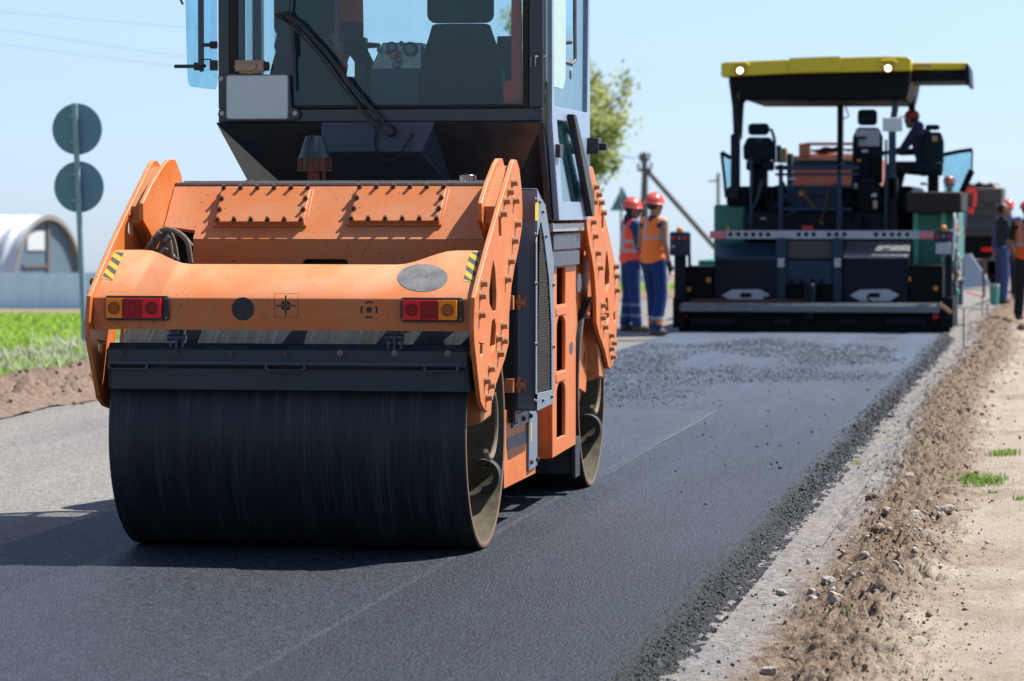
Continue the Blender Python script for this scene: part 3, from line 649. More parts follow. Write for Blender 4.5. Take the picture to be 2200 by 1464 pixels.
# belt across the rear
b.box(cL,cR,YR+.001,YR+.06,zbelt,zwin-.001)
cab=b.build('cab_frame','cab',roller,bevel=.006); fb.build('front_frame','cab',cab,bevel=.006)
b=MB(); b.box(cL-.05,cR+.05,YR-.12,YFc+.1,ztop,ztop+.09); b.build('cab_roof','cab',cab,bevel=.02)
b=MB(); b.box(cL+.40,cR-.10,YR+.35,YFc-.1,1.70,1.78); b.build('cab_floor','black',cab)
# lower rear: two recessed slanting panels and the central bulge
xa,xb=cb(690,262).x,cb(935,262).x; b=MB()
def quad(b,p,m=0,th=.012,n=None):
    p=[Vector(q) for q in p]; n=n or (p[1]-p[0]).cross(p[-1]-p[0]).normalized(); k=len(p)
    b.add(p+[q-n*th for q in p],[tuple(range(k)),tuple(reversed(range(k,2*k)))]+[(i,(i+1)%k,(i+1)%k+k,i+k) for i in range(k)],m)
yi=YR+.34
# left recess: top edge at belt, slopes inwards to the floor; left cheek chamfered
LB=cb(503,395,Y=YR+.1).x; RB=cR-.02
quad(b,[(cL,YR,zbelt),(xa,YR,zbelt),(xa,yi,zlow),(cL+.34,yi,zlow)])
quad(b,[(cL,YR,zbelt),(cL+.34,yi,zlow),(LB,YR+.62,zlow)])
quad(b,[(cL,YR,zbelt),(LB,YR+.62,zlow),(cL,YR+.75,zbelt)])
b.build('cab_rear_panel','cab',cab); b=MB()
quad(b,[(xb,YR,zbelt),(cR,YR,zbelt),(cR-.22,yi,zlow),(xb,yi,zlow)])
quad(b,[(cR,YR,zbelt),(cR-.0,YR+.45,zlow),(cR-.22,yi,zlow)])
b.build('cab_rear_panel','cab',cab)
b=MB(); z1=cb(800,327).z; x2,x3=cb(690,262).x,cb(905,328).x
b.add([(xa,YR-.002,zbelt),(xb,YR-.002,zbelt),(x3,YR-.002,z1),(xa,YR-.002,z1),(xa,yi,zbelt),(xb+.02,yi,zbelt),(xb+.06,yi,zlow),(xa,yi,zlow)],[(0,1,2,3),(1,5,6,2),(0,3,7,4),(3,2,6,7),(0,4,5,1),(4,7,6,5)])
b.build('cab_rear_bulge','cabsheen',cab,bevel=.004)
# rear window seal and glass
wl,wr=cb(524,0).x,cb(1118,0).x; wz0=cb(800,226).z
b=MB(); b.prism([(cL+.062,zwin),(cR-.075,zwin),(cR-.075,2.98),(cL+.062,2.98)],'Y',YR-.006,YR+.03,[list(reversed([(cL+.105,wz0),(cR-.105,wz0),(cR-.105,2.93),(cL+.105,2.93)]))]); b.build('window_seal','rubber',cab,bevel=.004)
b=MB(); b.box(cL+.10,cR-.10,YR+.008,YR+.012,wz0-.005,2.935); b.build('rear_window','glass',cab)
b=MB(); b.box(cL+.05,cR-.05,YFc-.03,YFc-.026,1.96,3.0); b.build('front_window','clearglass',cab)
b=MB(); b.box(cL+.003,cL+.008,YR+.09,YFc-.09,zbelt+.03,3.0); b.build('side_window','glass',cab)
b=MB(); b.box(cL,cL+.05,YR+.75,YR+.82,zbelt,ztop); b.box(cL,cL+.03,YR+.06,YFc-.08,zbelt-.03,zbelt+.03); b.build('left_door_frame','cab',cab,bevel=.004)
# grey interior post and sky slit
b=MB(); b.cone((cb(513,0,YR+.3).x,YR+.3,2.13),(cb(513,0,YR+.3).x,YR+.3,3.0),.035,n=20); b.build('roll_bar','glass2' if False else 'greyblue',cab)
# right hand side: door opening, sill, wall
b=MB(); xs=cR
def ry(px,X=None): return at(px,200,X=X or cR).y
y1,y2=YR+.08,YFc
b.prism([(YR+.0,zbelt),(YR+.10,zbelt),(YR+.42,1.56),(YR+.30,1.56)],'X',cR-.03,cR)          # slanted front post of the door
b.build('door_post','cab',cab,bevel=.004)
b=MB(); b.box(cR-.02,cR+.01,YR+.30,YFc-.05,1.50,1.545); b.build('door_sill','alu',cab,bevel=.003)
b=MB(); b.box(cR-.14,cR-.005,YR+.42,YFc-.1,1.40,1.49); b.box(cR-.14,cR-.008,YR+.42,YFc-.1,1.31,1.39); b.build('step_panel','greyblue',cab,bevel=.005)
b=MB(); b.prism([(YR+.34,1.56),(YFc,1.56),(YFc,3.0),(YR+.09,3.0),(YR+.09,zbelt)],'X',cR+.004,cR+.036,
   [list(reversed([(YR+.17,2.16),(YFc-.10,2.16),(YFc-.06,2.95),(YR+.14,2.95)])),list(reversed([(YR+.46,1.66),(YFc-.30,1.66),(YFc-.16,1.9),(YR+.62,2.09),(YR+.26,2.09)]))])
door=b.build('cab_door','cablight',cab,bevel=.004)
b=MB(); b.box(cR+.016,cR+.020,YR+.15,YFc-.1,2.14,2.97); b.prism([(YR+.45,1.65),(YFc-.29,1.65),(YFc-.15,1.91),(YR+.62,2.10),(YR+.25,2.10)],'X',cR+.016,cR+.020); b.build('door_glass','glass2',door)
b=MB(); b.prism([(YR+.60,2.13),(YR+.70,2.13),(YFc-.10,1.70),(YFc-.10,1.58),(YFc-.17,1.58)],'X',cR+.037,cR+.075); b.build('door_brace','black',door,bevel=.006)
b=MB(); b.box(cR+.02,cR+.10,YFc-.12,YFc+.02,1.93,2.02); b.box(cR+.10,cR+.14,YFc-.08,YFc-.02,1.95,1.99); b.build('door_latch','black',door,bevel=.004)
q=at(1185,325,X=cR); b=MB(); b.box(cR+.02,cR+.06,q.y-.10,q.y+.02,q.z-.035,q.z+.035); b.build('door_hinge','black',door,bevel=.004)
b=MB(); b.box(cR-.02,cR+.012,YFc,YFc+.05,1.56,ztop); b.build('front_pillar','cab',cab,bevel=.004)
# right sliding window swung open, pale, with its tubular handle
yw=YR+.12
A1=at(1169,0,Y=yw); b=MB()
p=[at(1169,-120,Y=yw-.04),at(1212,-120,Y=yw+.16),at(1211,168,Y=yw+.16),at(1206,192,Y=yw+.13),at(1176,184,Y=yw-.01),at(1169,172,Y=yw-.04)]
quad(b,[tuple(v) for v in p],th=.012); sw=b.build('opened_side_window','glasspale',cab)
def pipe(pts,r,mat,name,par): 
    b=MB(); b.tube([at(px,py,Y=Y) for px,py,Y in pts],r,10); return b.build(name,mat,par)
pipe([(1186,134,yw+.1),(1207,131,yw+.2),(1228,139,yw+.25),(1236,128,yw+.3),(1235,60,yw+.3),(1235,-40,yw+.3)],.011,'steel','window_handle',sw)
pipe([(1206,92,yw+.15),(1226,91,yw+.25)],.012,'black','handle_stub',sw)
b=MB(); q=at(1226,160,Y=yw+.3); b.ell(q,(.008,.008,.03),10); b.ell(at(1209,173,Y=yw+.3),(.014,.014,.014),10); b.build('window_knob','alu',sw)
pipe([(1141,122,YR-.02),(1141,143,YR-.02),(1150,143,YR-.03),(1150,122,YR-.03),(1170,122,YR+.06),(1170,143,YR+.06)],.005,'steel','window_catch',cab)
# left window swung out, with catch
yw=YR+.22
def at2(px,py): return at(px,py,Y=yw+(465-px)*.002)
b=MB(); quad(b,[tuple(at2(*q)) for q in [(396,-150),(398,0),(402,150),(404,178),(409,187),(462,193),(466,180),(464,-150)]],th=.006); lw=b.build('opened_left_window','glass2',cab)
pipe([(375,143,yw+.1),(405,143,yw+.1),(440,142,yw+.02)],.010,'black','window_handle',lw)
b=MB(); b.cone(at(418,143,Y=yw+.05),at(430,143,Y=yw+.05),.022,n=12); b.cone(at(430,143,Y=yw+.05),at(436,143,Y=yw+.05),.030,n=8); b.build('window_lock','black',lw)
pipe([(432,128,yw),(453,128,yw),(456,140,yw)],.004,'black','window_catch',lw)
b=MB(); b.cone(at(452,97,Y=yw),at(466,97,Y=yw),.020,n=8); b.box(at(436,97,Y=yw).x,at(455,97,Y=yw).x,yw-.01,yw+.01,at(450,101,Y=yw).z,at(450,93,Y=yw).z); b.build('window_hinge','black',lw); b=MB(); b.box(at(452,0,Y=yw).x,at(466,0,Y=yw).x,yw-.02,yw+.02,at(460,152,Y=yw).z,at(460,130,Y=yw).z); b.build('window_hinge','black',lw)
b=MB(); b.box(at(424,0,Y=yw).x,at(436,0,Y=yw).x,yw+.01,yw+.02,at(430,140,Y=yw).z,3.0); b.build('window_bar','greyblue',lw)
pipe([(386,-20,yw),(388,0,yw),(393,10,yw)],.006,'black','mirror_arm',cab); pipe([(1246,-60,YFc+.4),(1246,27,YFc+.4)],.012,'black','mirror_arm',cab)
# number plate holder with blank plate, lamp above
yp=YR-.03
b=MB(); b.prism([(at(px,py,Y=yp).x,at(px,py,Y=yp).z) for px,py in [(468,248),(470,238),(486,232),(486,186),(470,178),(468,166),(477,160),(500,158),(622,162),(626,232),(640,235),(645,245),(640,256),(620,260),(480,258)]],'Y',yp-.002,yp+.02); ph=b.build('plate_holder','cab',cab,bevel=.002)
a_,c_=at(487,257,Y=yp),at(620,161,Y=yp)
b=MB(); b.prism(rrect(a_.x,c_.x,a_.z,c_.z,.016),'Y',yp-.008,yp-.003,m=1); b.prism(rrect(a_.x+.005,c_.x-.005,a_.z+.005,c_.z-.005,.012),'Y',yp-.010,yp-.0075); o=b.build('number_plate',['plate','plateedge'],ph,smooth=30)
for px,py in ((475,170),(477,244),(634,244)):
    q=at(px,py,Y=yp-.002); bb=MB(); bb.bolt(q,(0,-1,0),.009,.008); bb.build('plate_bolt','alu',ph)
a_,c_=at(508,156,Y=yp),at(572,130,Y=yp)
b=MB(); b.box(a_.x,c_.x-.01,yp-.03,yp+.02,a_.z+.004,c_.z); b.prism(rrect(a_.x,a_.x+.115,a_.z+.008,a_.z+.045,.018),'Y',yp-.045,yp-.03); b.box(a_.x+.02,c_.x-.03,yp-.02,yp+.02,a_.z-.006,a_.z+.004); pl=b.build('plate_lamp','cream',ph,bevel=.004)
b=MB(); b.cone((c_.x-.01,yp+.005,(a_.z+c_.z)/2),(c_.x+.012,yp+.005,(a_.z+c_.z)/2),.024,n=16); b.build('lamp_socket','black',ph)
# wiper
yw=YR-.06
def bar(name,pts,r,par,mat='black',rad=None):
    b=MB(); b.tube([at(px,py,Y=Y) for px,py,Y in pts],r,6); return b.build(name,mat,par)
wip=MB(); q0=at(836,282,Y=yw); wip.cone(q0+Vector((0,-.02,0)),q0+Vector((0,.05,0)),.024,.03,14); wip.box(q0.x-.03,q0.x+.0,yw-.02,yw+.0,q0.z-.005,q0.z+.03); wiper=wip.build('wiper','black',cab,bevel=.003)
bar('wiper_arm',[(840,288,yw),(818,258,yw),(760,190,yw),(700,112,yw),(636,44,yw-.02),(612,34,yw-.02)],.011,wiper)
bar('wiper_arm',[(812,282,yw),(796,262,yw),(740,192,yw),(690,124,yw),(630,56,yw-.01),(594,36,yw-.01)],.0075,wiper)
bar('wiper_arm',[(806,272,yw-.01),(800,262,yw-.01)],.013,wiper)
bar('wiper_blade',[(628,-60,yw+.03),(622,30,yw+.02),(630,110,yw+.03),(633,195,yw+.035)],.007,wiper)
bar('wiper_yoke',[(592,34,yw),(620,27,yw),(634,46,yw),(628,78,yw),(632,120,yw+.01)],.010,wiper)
bar('wiper_hose',[(808,282,yw+.03),(805,310,yw+.03),(812,335,yw+.0),(832,348,yw-.01),(852,342,yw-.0),(872,312,yw+.01),(885,288,yw+.05)],.006,cab,'rubber')
# interior: two seats, steering column, console, hanging cloth, operator
def seat(px_c,w,Y,dy_=0,name='operator_seat'):
    c=at(px_c,100,Y=Y).x; s=w/7161*Y
    def zz(py): return at(px_c,py,Y=Y).z
    b=MB(); ol=[]
    prof=[(1.0,228),(1.02,190),(1.0,160),(.90,118),(.76,80),(.70,62),(.68,52)]; prof=[(k_,p_+dy_) for k_,p_ in prof]
    n=len(prof); V=[];Fq=[]
    for i,(k,py) in enumerate(prof):
        for (dx,dy) in ((-1,0),(-.86,-.05),(-.4,-.07),(.4,-.07),(.86,-.05),(1,0),(.86,.06),(-.86,.06)): V.append((c+dx*k*s/2,Y+dy+.04*(1-i/n),zz(py)))
    for i in range(n-1):
        for j in range(8): Fq.append((i*8+j,i*8+(j+1)%8,(i+1)*8+(j+1)%8,(i+1)*8+j))
    Fq+=[tuple(range(8)),tuple((n-1)*8+j for j in range(8))]
    b.add(V,Fq); o=b.build(name,'seat',cab,bevel=.02,smooth=60)
    b=MB(); b.box(c-s*.37,c+s*.37,Y-.07,Y+.06,zz(50+dy_),zz(-75)); b.build('headrest','seat',o,bevel=.045,seg=4)
    b=MB(); b.box(c-s*.45,c+s*.45,Y+.02,Y+.5,zz(240)-.02,zz(205)); b.cone((c,Y+.2,1.78),(c,Y+.2,zz(240)),.09,n=16); b.build('seat_cushion','seat',o,bevel=.02)
seat(655,180,YR+.42,28); seat(990,196,YR+.40)
def panel(pts,Y,name,mat,par,th=.03):
    b=MB(); b.prism([(at(px,py,Y=Y).x,at(px,py,Y=Y).z) for px,py in pts],'Y',Y,Y+th); return b.build(name,mat,par,bevel=.004)
yc=YR+.75
con=panel([(795,150),(822,92),(906,92),(930,150),(930,235),(795,235)],yc,'control_console','greyblue',cab,.25)
panel([(797,148),(823,94),(905,94),(905,148)],yc-.006,'console_face','alu',con,.005)
for px,py,r in ((842,102,13),(882,106,17),(852,140,9)):
    q=at(px,py,Y=yc-.01); b=MB(); b.cone(q,q+Vector((0,-.012,0)),r/420,n=20); b.build('gauge','black',con)
    b=MB(); b.cone(q+Vector((0,-.0125,0)),q+Vector((0,-.014,0)),r/420*.6,n=16); b.build('gauge_dial','cablight',con)
for px,py,c in ((834,113,'redlens'),(855,113,'redlens'),(853,122,'redlens'),(864,94,'green'),(845,124,'cream'),(860,130,'alu'),(816,108,'alu')):
    if c=='green' and 'green' not in M: M['green']=plain('green knob',(.02,.35,.12),.4)
    q=at(px,py,Y=yc-.02); b=MB(); b.cone(q+Vector((0,.02,0)),q+Vector((0,-.015,0)),.006,n=8); b.ell(q+Vector((0,-.02,0)),.014,12); b.build('knob',c,con)
b=MB(); a_=at(773,80,Y=yc); b.box(a_.x-.032,a_.x+.032,yc,yc+.08,1.8,a_.z); b.build('steering_column','black',cab,bevel=.012)
b=MB(); a_=at(775,98,Y=yc+.12); b.lathe([(0+.012*math.cos(t),.10+.012*math.sin(t)) for t in np.linspace(0,2*math.pi,8,endpoint=False)],(a_.x-.0,yc+.12,a_.z),ax='Z',n=32,closed=True); b.build('steering_wheel','black',cab)
b=MB(); b.box(at(1068,0,Y=YR+.6).x,at(1100,0,Y=YR+.6).x,YR+.6,YR+.75,1.8,at(1080,78,Y=YR+.6).z); b.box(at(1068,0,Y=YR+.58).x,at(1100,0,Y=YR+.58).x,YR+.57,YR+.58,at(1080,98,Y=YR+.6).z,at(1080,92,Y=YR+.6).z,); b.build('side_console','black',cab)
panel([(1085,175),(1099,172),(1098,60),(1099,-60),(1119,-60),(1120,224),(1083,224),(1080,190)],YR+.06,'red_curtain','curtain',cab,.03)
b=MB(); b.box(cL+.12,cR-.12,YR+.05,YR+.30,2.08,2.12); b.build('rear_shelf','cab',cab)
# ================================================================ GROUND
def zprof(x,y):
    """height of the terrain: flat beside the road near the camera, falling away behind the crest"""
    x=np.asarray(x,float); y=np.asarray(y,float)
    ky=np.array([-50,44,60,80,102,160,400,1000,3000,6000.]); pr=[None,None,643,630,617,606,597,592.5,590.6,590.3]; pl=[None,None,699,690,683,672,620,601,593,591.]
    zr=np.array([0,0]+[H-(p-VY)*q/F for p,q in zip(pr[2:],ky[2:])]); zl=np.array([0,0]+[H-(p-VY)*q/F for p,q in zip(pl[2:],ky[2:])])
    zr[2]=-.01
    a=np.interp(y,ky,zr); b=np.interp(y,ky,zl); t=np.clip((-x/np.maximum(y,1)-.16)/.08,0,1)*np.clip((y-40)/12,0,1); t=t*t*(3-2*t)
    return a*(1-t)+b*t
def grid(name,xs,ys,zf,mats,kind='structure',smooth=True,parent=None):
    X,Y=np.meshgrid(xs,ys); Z=zf(X,Y); v=np.stack([X,Y,Z],-1).reshape(-1,3); nx,ny=len(xs),len(ys)
    i=np.arange(ny-1)[:,None]*nx+np.arange(nx-1)[None]; f=np.stack([i,i+1,i+1+nx,i+nx],-1).reshape(-1,4)
    me=bpy.data.meshes.new(name); me.vertices.add(len(v)); me.vertices.foreach_set('co',v.ravel()); me.loops.add(f.size); me.loops.foreach_set('vertex_index',f.ravel().astype(np.int32))
    me.polygons.add(len(f)); me.polygons.foreach_set('loop_start',np.arange(len(f),dtype=np.int32)*4); me.update(calc_edges=True); me.validate()
    me.polygons.foreach_set('use_smooth',[smooth]*len(f)); me.materials.append(mats)
    o=bpy.data.objects.new(name,me); COL.objects.link(o); WL[o]=Vector(); tag(o,kind=kind); return o
def geo(a,b,n,p=1.): t=np.linspace(0,1,n)**p; return a+(b-a)*t
def soilmat(name,cols,sc=1.,grain=140,bumpd=.01,contrast=1.,dry=None):
    a=NT(name); v=a.map(); n1=a.noise(v,.7*sc,7,.65); n2=a.noise(v,6*sc,7,.7); n3=a.noise(v,grain,4,.7)
    f=a.math('ADD',a.math('MULTIPLY',n1,.35),a.math('ADD',a.math('MULTIPLY',n2,.40),a.math('MULTIPLY',n3,.25)))
    c=a.ramp(f,cols); vo=a.n('TexVoronoi',{'Vector':v,'Scale':grain*1.1}); 
    st=a.math('LESS_THAN',vo.outputs['Distance'],.24); c=a.mix(a.math('MULTIPLY',st,.35*contrast),c,vo.outputs['Color'] if False else (.46,.43,.39))
    a.set(Base_Color=c,Roughness=.92,Specular_IOR_Level=.2)
    a.bump(a.math('ADD',a.math('MULTIPLY',n3,.5),a.math('ADD',n2,a.math('MULTIPLY',vo.outputs['Distance'],-.4))),.9,bumpd); return a.m
SOIL=soilmat('pale sandy soil',[(.32,(.20,.13,.088)),(.47,(.36,.265,.19)),(.62,(.53,.42,.33))],1,110,.012)
DIRT=soilmat('brown clod dirt',[(.3,(.10,.062,.042)),(.5,(.25,.17,.12)),(.68,(.50,.39,.30))],1.5,90,.02)
def gravelmat():
    a=NT('grey beige gravel shoulder'); v=a.map(); n1=a.noise(a.map((1,.35,1)),1.6,6,.65); n3=a.noise(v,150,4,.75); n4=a.noise(v,4,5,.6)
    vo=a.n('TexVoronoi',{'Vector':v,'Scale':75.}); n5=a.noise(a.map((1,.3,1)),14,5,.7)
    c=a.ramp(a.math('ADD',a.math('MULTIPLY',n1,.5),a.math('MULTIPLY',n3,.5)),[(.34,(.13,.115,.105)),(.48,(.30,.265,.235)),(.62,(.47,.41,.36))])
    c=a.mix(.35,c,a.mix(1,c,a.ramp(vo.outputs['Color'],[(0,(.45,.45,.45)),(1,(1.25,1.2,1.15))]),'MULTIPLY'))
    c=a.mix(a.math('MULTIPLY',a.math('SUBTRACT',n5,.53,clamp=True),3.2,clamp=True),c,(.20,.22,.27))     # film of bitumen dust
    c=a.mix(a.math('MULTIPLY',a.math('SUBTRACT',n4,.60,clamp=True),6,clamp=True),c,(.60,.57,.54))
    a.set(Base_Color=c,Roughness=.9,Specular_IOR_Level=.25); a.bump(a.math('ADD',n3,vo.outputs['Distance']),.9,.009); return a.m
GRAVEL=gravelmat()
def asphalt(name,lo,hi,rough,grain,bd,coarse=.3,spec=.5,cw=.34,far=0,edge=0):
    a=NT(name); v=a.map(); n=a.noise(v,grain,3,.7); vo=a.n('TexVoronoi',{'Vector':v,'Scale':grain*.9}); vo2=a.n('TexVoronoi',{'Vector':v,'Scale':grain*1.1}); big=a.noise(a.map((1,.25,1)),.9,5,.55); n2=a.noise(v,grain*.2,5,.7); st=a.noise(a.map((2.6,.03,1)),1.,4,.6)
    cell=a.n('SeparateXYZ',{0:vo.outputs['Color']}).outputs[0]; cell2=a.n('SeparateXYZ',{0:vo2.outputs['Color']}).outputs[1]
    f=a.math('ADD',a.math('ADD',a.math('MULTIPLY',cell,cw),(.34-cw)/2),a.math('ADD',a.math('MULTIPLY',n,.30),a.math('ADD',a.math('ADD',a.math('MULTIPLY',big,.16),a.math('MULTIPLY',st,.16)),a.math('MULTIPLY',n2,.14))))
    c=a.ramp(f,[(.32,tuple(x*.22 for x in lo)),(.5,lo),(.67,tuple(x*1.25 for x in hi))])
    sp=a.math('GREATER_THAN',cell2,.975); c=a.mix(a.math('MULTIPLY',sp,.55),c,tuple(min(1,x*2.5+.04) for x in hi))
    if far:   # grazing sheen put into the colour: paler with distance, towards the paver
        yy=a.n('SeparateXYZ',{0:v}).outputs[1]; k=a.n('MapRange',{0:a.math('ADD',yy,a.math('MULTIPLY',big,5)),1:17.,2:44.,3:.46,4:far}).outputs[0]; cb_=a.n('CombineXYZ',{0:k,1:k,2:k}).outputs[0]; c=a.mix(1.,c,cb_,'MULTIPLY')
    if edge:  # loose coarse shoulder of the mat, blacker than the trowelled top
        k=a.n('MapRange',{0:a.n('SeparateXYZ',{0:v}).outputs[0],1:-1.60,2:-1.53,3:1.,4:.30}).outputs[0]; c=a.mix(1.,c,a.n('CombineXYZ',{0:k,1:k,2:k}).outputs[0],'MULTIPLY')
    a.set(Base_Color=c,Roughness=a.math('ADD',rough-.15,a.math('MULTIPLY',cell,.30)),Specular_IOR_Level=spec)
    a.bump(a.math('ADD',a.math('MULTIPLY',n,.8),a.math('ADD',a.math('MULTIPLY',n2,coarse),a.math('ADD',a.math('MULTIPLY',cell,.5),a.math('MULTIPLY',vo.outputs['Distance'],-.8)))),1.,bd); return a.m
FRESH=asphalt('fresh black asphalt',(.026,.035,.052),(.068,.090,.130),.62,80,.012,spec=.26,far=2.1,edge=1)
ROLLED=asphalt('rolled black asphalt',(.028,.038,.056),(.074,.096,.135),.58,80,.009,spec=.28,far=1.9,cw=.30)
OLD=asphalt('old grey asphalt',(.20,.185,.168),(.32,.30,.275),.8,85,.006,spec=.25,cw=.24)
# far and near ground, one sheet to the horizon
xs=np.unique(np.round(np.concatenate([-geo(9,4000,60,3.),np.linspace(-9,4,40),geo(4,4000,60,3.)]),4)); ys=np.unique(np.round(np.concatenate([np.linspace(-30,60,50),geo(60,6000,130,2.6)]),4))
def gz(X,Y):
    base=zprof(X,Y); n=fbm(X*.25+3,Y*.25+9,4)*.12+fbm(X*1.3,Y*1.3,3)*.03-.07
    k=np.clip((np.abs(X+5)-8)/10,0,1); road=(X>-9.2)&(X<-.2)
    return base-.13*(~road)*(1-k)*.3-.16*road+n*k*np.clip(1-(Y-90)/60,.15,1)
tm=NT('far ground grass and soil'); v=tm.map(); n1=tm.noise(v,.05,6,.6); n2=tm.noise(v,1.2,6,.7); n3=tm.noise(v,30,3,.7)
xyz=tm.n('SeparateXYZ',{0:tm.tc.outputs['Object']}).outputs
g=tm.ramp(tm.math('ADD',tm.math('MULTIPLY',n2,.6),tm.math('MULTIPLY',n3,.4)),[(.35,(.10,.19,.02)),(.6,(.26,.38,.055))]); s=tm.ramp(n2,[(.35,(.24,.165,.11)),(.62,(.44,.33,.24))])
# green on the verge left of the road, bare trodden soil along the fence and right of the road
yy=tm.math('ADD',xyz['Y'],tm.math('MULTIPLY',n1,26)); isg=tm.math('MULTIPLY',tm.math('LESS_THAN',xyz['X'],-9.9),tm.math('LESS_THAN',yy,138.))
tm.set(Base_Color=tm.mix(isg,s,g),Roughness=.95,Specular_IOR_Level=.1); tm.bump(n3,.6,.03)
grid('ground',xs,ys,gz,tm.m)
# old road surface under everything
grid('old_road',np.concatenate([np.linspace(-8.5,-8.1,6),np.linspace(-7.9,-1.52,24)]),np.concatenate([np.linspace(-10,60,90),geo(60,160,60,1.2)]),
     lambda X,Y: zprof(np.maximum(X,-8),Y)-.055+np.where(X<-8.3,fbm(X*2,Y*2,3)*.03-.01,0),OLD)
# fresh asphalt lane with a rounded crumbling right shoulder
EX=-1.56
def ez(X,Y):
    w=EX+fbm(X*0+3.3,Y*1.1,4)*.030+fbm(X*0+7,Y*7,3)*.022; d=np.clip((X-w)/.15,0,1)
    z=-.085*d**.8+np.where((X>w-.02),fbm(X*40,Y*40,3)*.030*np.clip((X-w+.02)/.05,0,1),0)
    return z+fbm(X*.6,Y*.35,3)*.004
xs=np.concatenate([np.linspace(-5.05,-1.75,24),np.linspace(-1.70,-1.37,34)]); ys=np.concatenate([np.arange(8,20,.018),np.arange(20,44.3,.05)])
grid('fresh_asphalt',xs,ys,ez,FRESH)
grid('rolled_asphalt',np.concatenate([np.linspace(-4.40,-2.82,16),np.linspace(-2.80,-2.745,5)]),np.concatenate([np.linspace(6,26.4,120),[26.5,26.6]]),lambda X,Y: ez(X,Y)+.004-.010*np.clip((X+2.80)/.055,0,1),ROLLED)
# seam pressed by the drum edge: a fine pale ridge of mix
b=MB(); P=[]; 
for y in np.arange(19.5,26.65,.04): P.append((-2.742+.006*math.sin(y*1.3)+random.uniform(-.004,.004),y,.004+float(ez(np.array(-2.735),np.array(y)))+.002))
b.tube(P,[(.0055+random.uniform(-.003,.003))*min(1,(q[1]-19.3)/5) for q in P],5); o=b.build('asphalt_seam',plain('pale pressed seam',(.15,.16,.18),.6)); tag(o,kind='structure')
# gravel shoulder and dirt ridge and sandy flat right of the road
RID=lambda Y: np.interp(Y,[9,11.4,15,20,33,80],[-.72,-.74,-.80,-.92,-.95,-.95])+.04*np.sin(Y*.33+1)+fbm(Y*.5+2,Y*0+4,3)*.10
def rz(X,Y):
    base=zprof(X,Y); r=RID(Y); d=(X-r); w=.185+.06*np.clip((Y-14)/12,0,1)
    hump=np.exp(-(d/w)**2)*(.055+.05*np.clip((Y-13)/14,0,1)+.03*fbm(Y*.8,X*0+1,3))
    rough=np.exp(-(d/(w*1.5))**2)
    f1=fbm(X*5,Y*3.2,5,.6); f2=fbm(X*22,Y*17,4,.6)
    flat=np.clip((X-r-.1)/.5,0,1)
    z=-.082+hump+rough*((.06-np.abs(f1))*.16+np.abs(f2)*.085)+flat*(.03+fbm(X*1.1,Y*.9,4)*.05+np.clip(f1,-.05,1)*.02)+(1-flat)*(1-rough)*f2*.012
    z=z+np.clip(X-.6,0,5)*.03
    return base+z-.02*np.clip((Y-55)/20,0,1)
def rmat():
    a=NT('road edge soil'); v=a.map(); xyz=a.n('SeparateXYZ',{0:v}).outputs
    nn=a.noise(v,5,6,.7); n1=a.noise(v,1.2,6,.65); n2=a.noise(v,22,6,.7); n3=a.noise(v,120,4,.7); vo=a.n('TexVoronoi',{'Vector':v,'Scale':62.})
    pale=a.ramp(a.math('ADD',a.math('MULTIPLY',n1,.5),a.math('MULTIPLY',n3,.5)),[(.36,(.27,.20,.14)),(.5,(.43,.345,.262)),(.62,(.56,.475,.385))])
    br=a.ramp(a.math('ADD',a.math('MULTIPLY',n2,.6),a.math('MULTIPLY',n3,.4)),[(.34,(.09,.057,.038)),(.5,(.22,.148,.10)),(.66,(.42,.315,.235))])
    gr=a.ramp(a.math('ADD',a.math('MULTIPLY',n2,.5),a.math('MULTIPLY',n3,.5)),[(.36,(.11,.10,.095)),(.5,(.27,.245,.225)),(.62,(.44,.395,.355))])
    blue=a.noise(a.map((1,.25,1)),7,6,.7); gr=a.mix(a.math('MULTIPLY',a.math('SUBTRACT',blue,.50,clamp=True),3.5,clamp=True),gr,(.19,.21,.26))
    x=a.math('ADD',xyz['X'],a.math('MULTIPLY',a.math('SUBTRACT',nn,.5),.45))
    x=a.math('SUBTRACT',x,a.math('MULTIPLY',a.math('SINE',a.math('ADD',a.math('MULTIPLY',xyz['Y'],.33),1)),.07))
    k1=a.n('MapRange',{0:x,1:-1.16,2:-1.02}).outputs[0]; k2=a.n('MapRange',{0:x,1:-.72,2:-.54}).outputs[0]
    c=a.mix(k2,a.mix(k1,gr,br),pale)
    patch=a.math('MULTIPLY',a.math('SUBTRACT',n1,.56,clamp=True),4,clamp=True); c=a.mix(a.math('MULTIPLY',patch,.7),c,br)
    c=a.mix(a.math('MULTIPLY',a.math('LESS_THAN',vo.outputs['Distance'],.25),.35),c,(.50,.46,.41))
    a.set(Base_Color=c,Roughness=.93,Specular_IOR_Level=.2); a.bump(a.math('ADD',n2,a.math('ADD',a.math('MULTIPLY',n3,.6),a.math('MULTIPLY',vo.outputs['Distance'],-.4))),.9,.012); return a.m
xs=np.concatenate([np.arange(-1.55,.55,.013),geo(.56,9,60,1.6)]); ys=np.concatenate([np.arange(9.5,17,.02),np.arange(17,30,.04),np.arange(30,75,.12)])
grid('roadside_soil',xs,ys,rz,rmat())
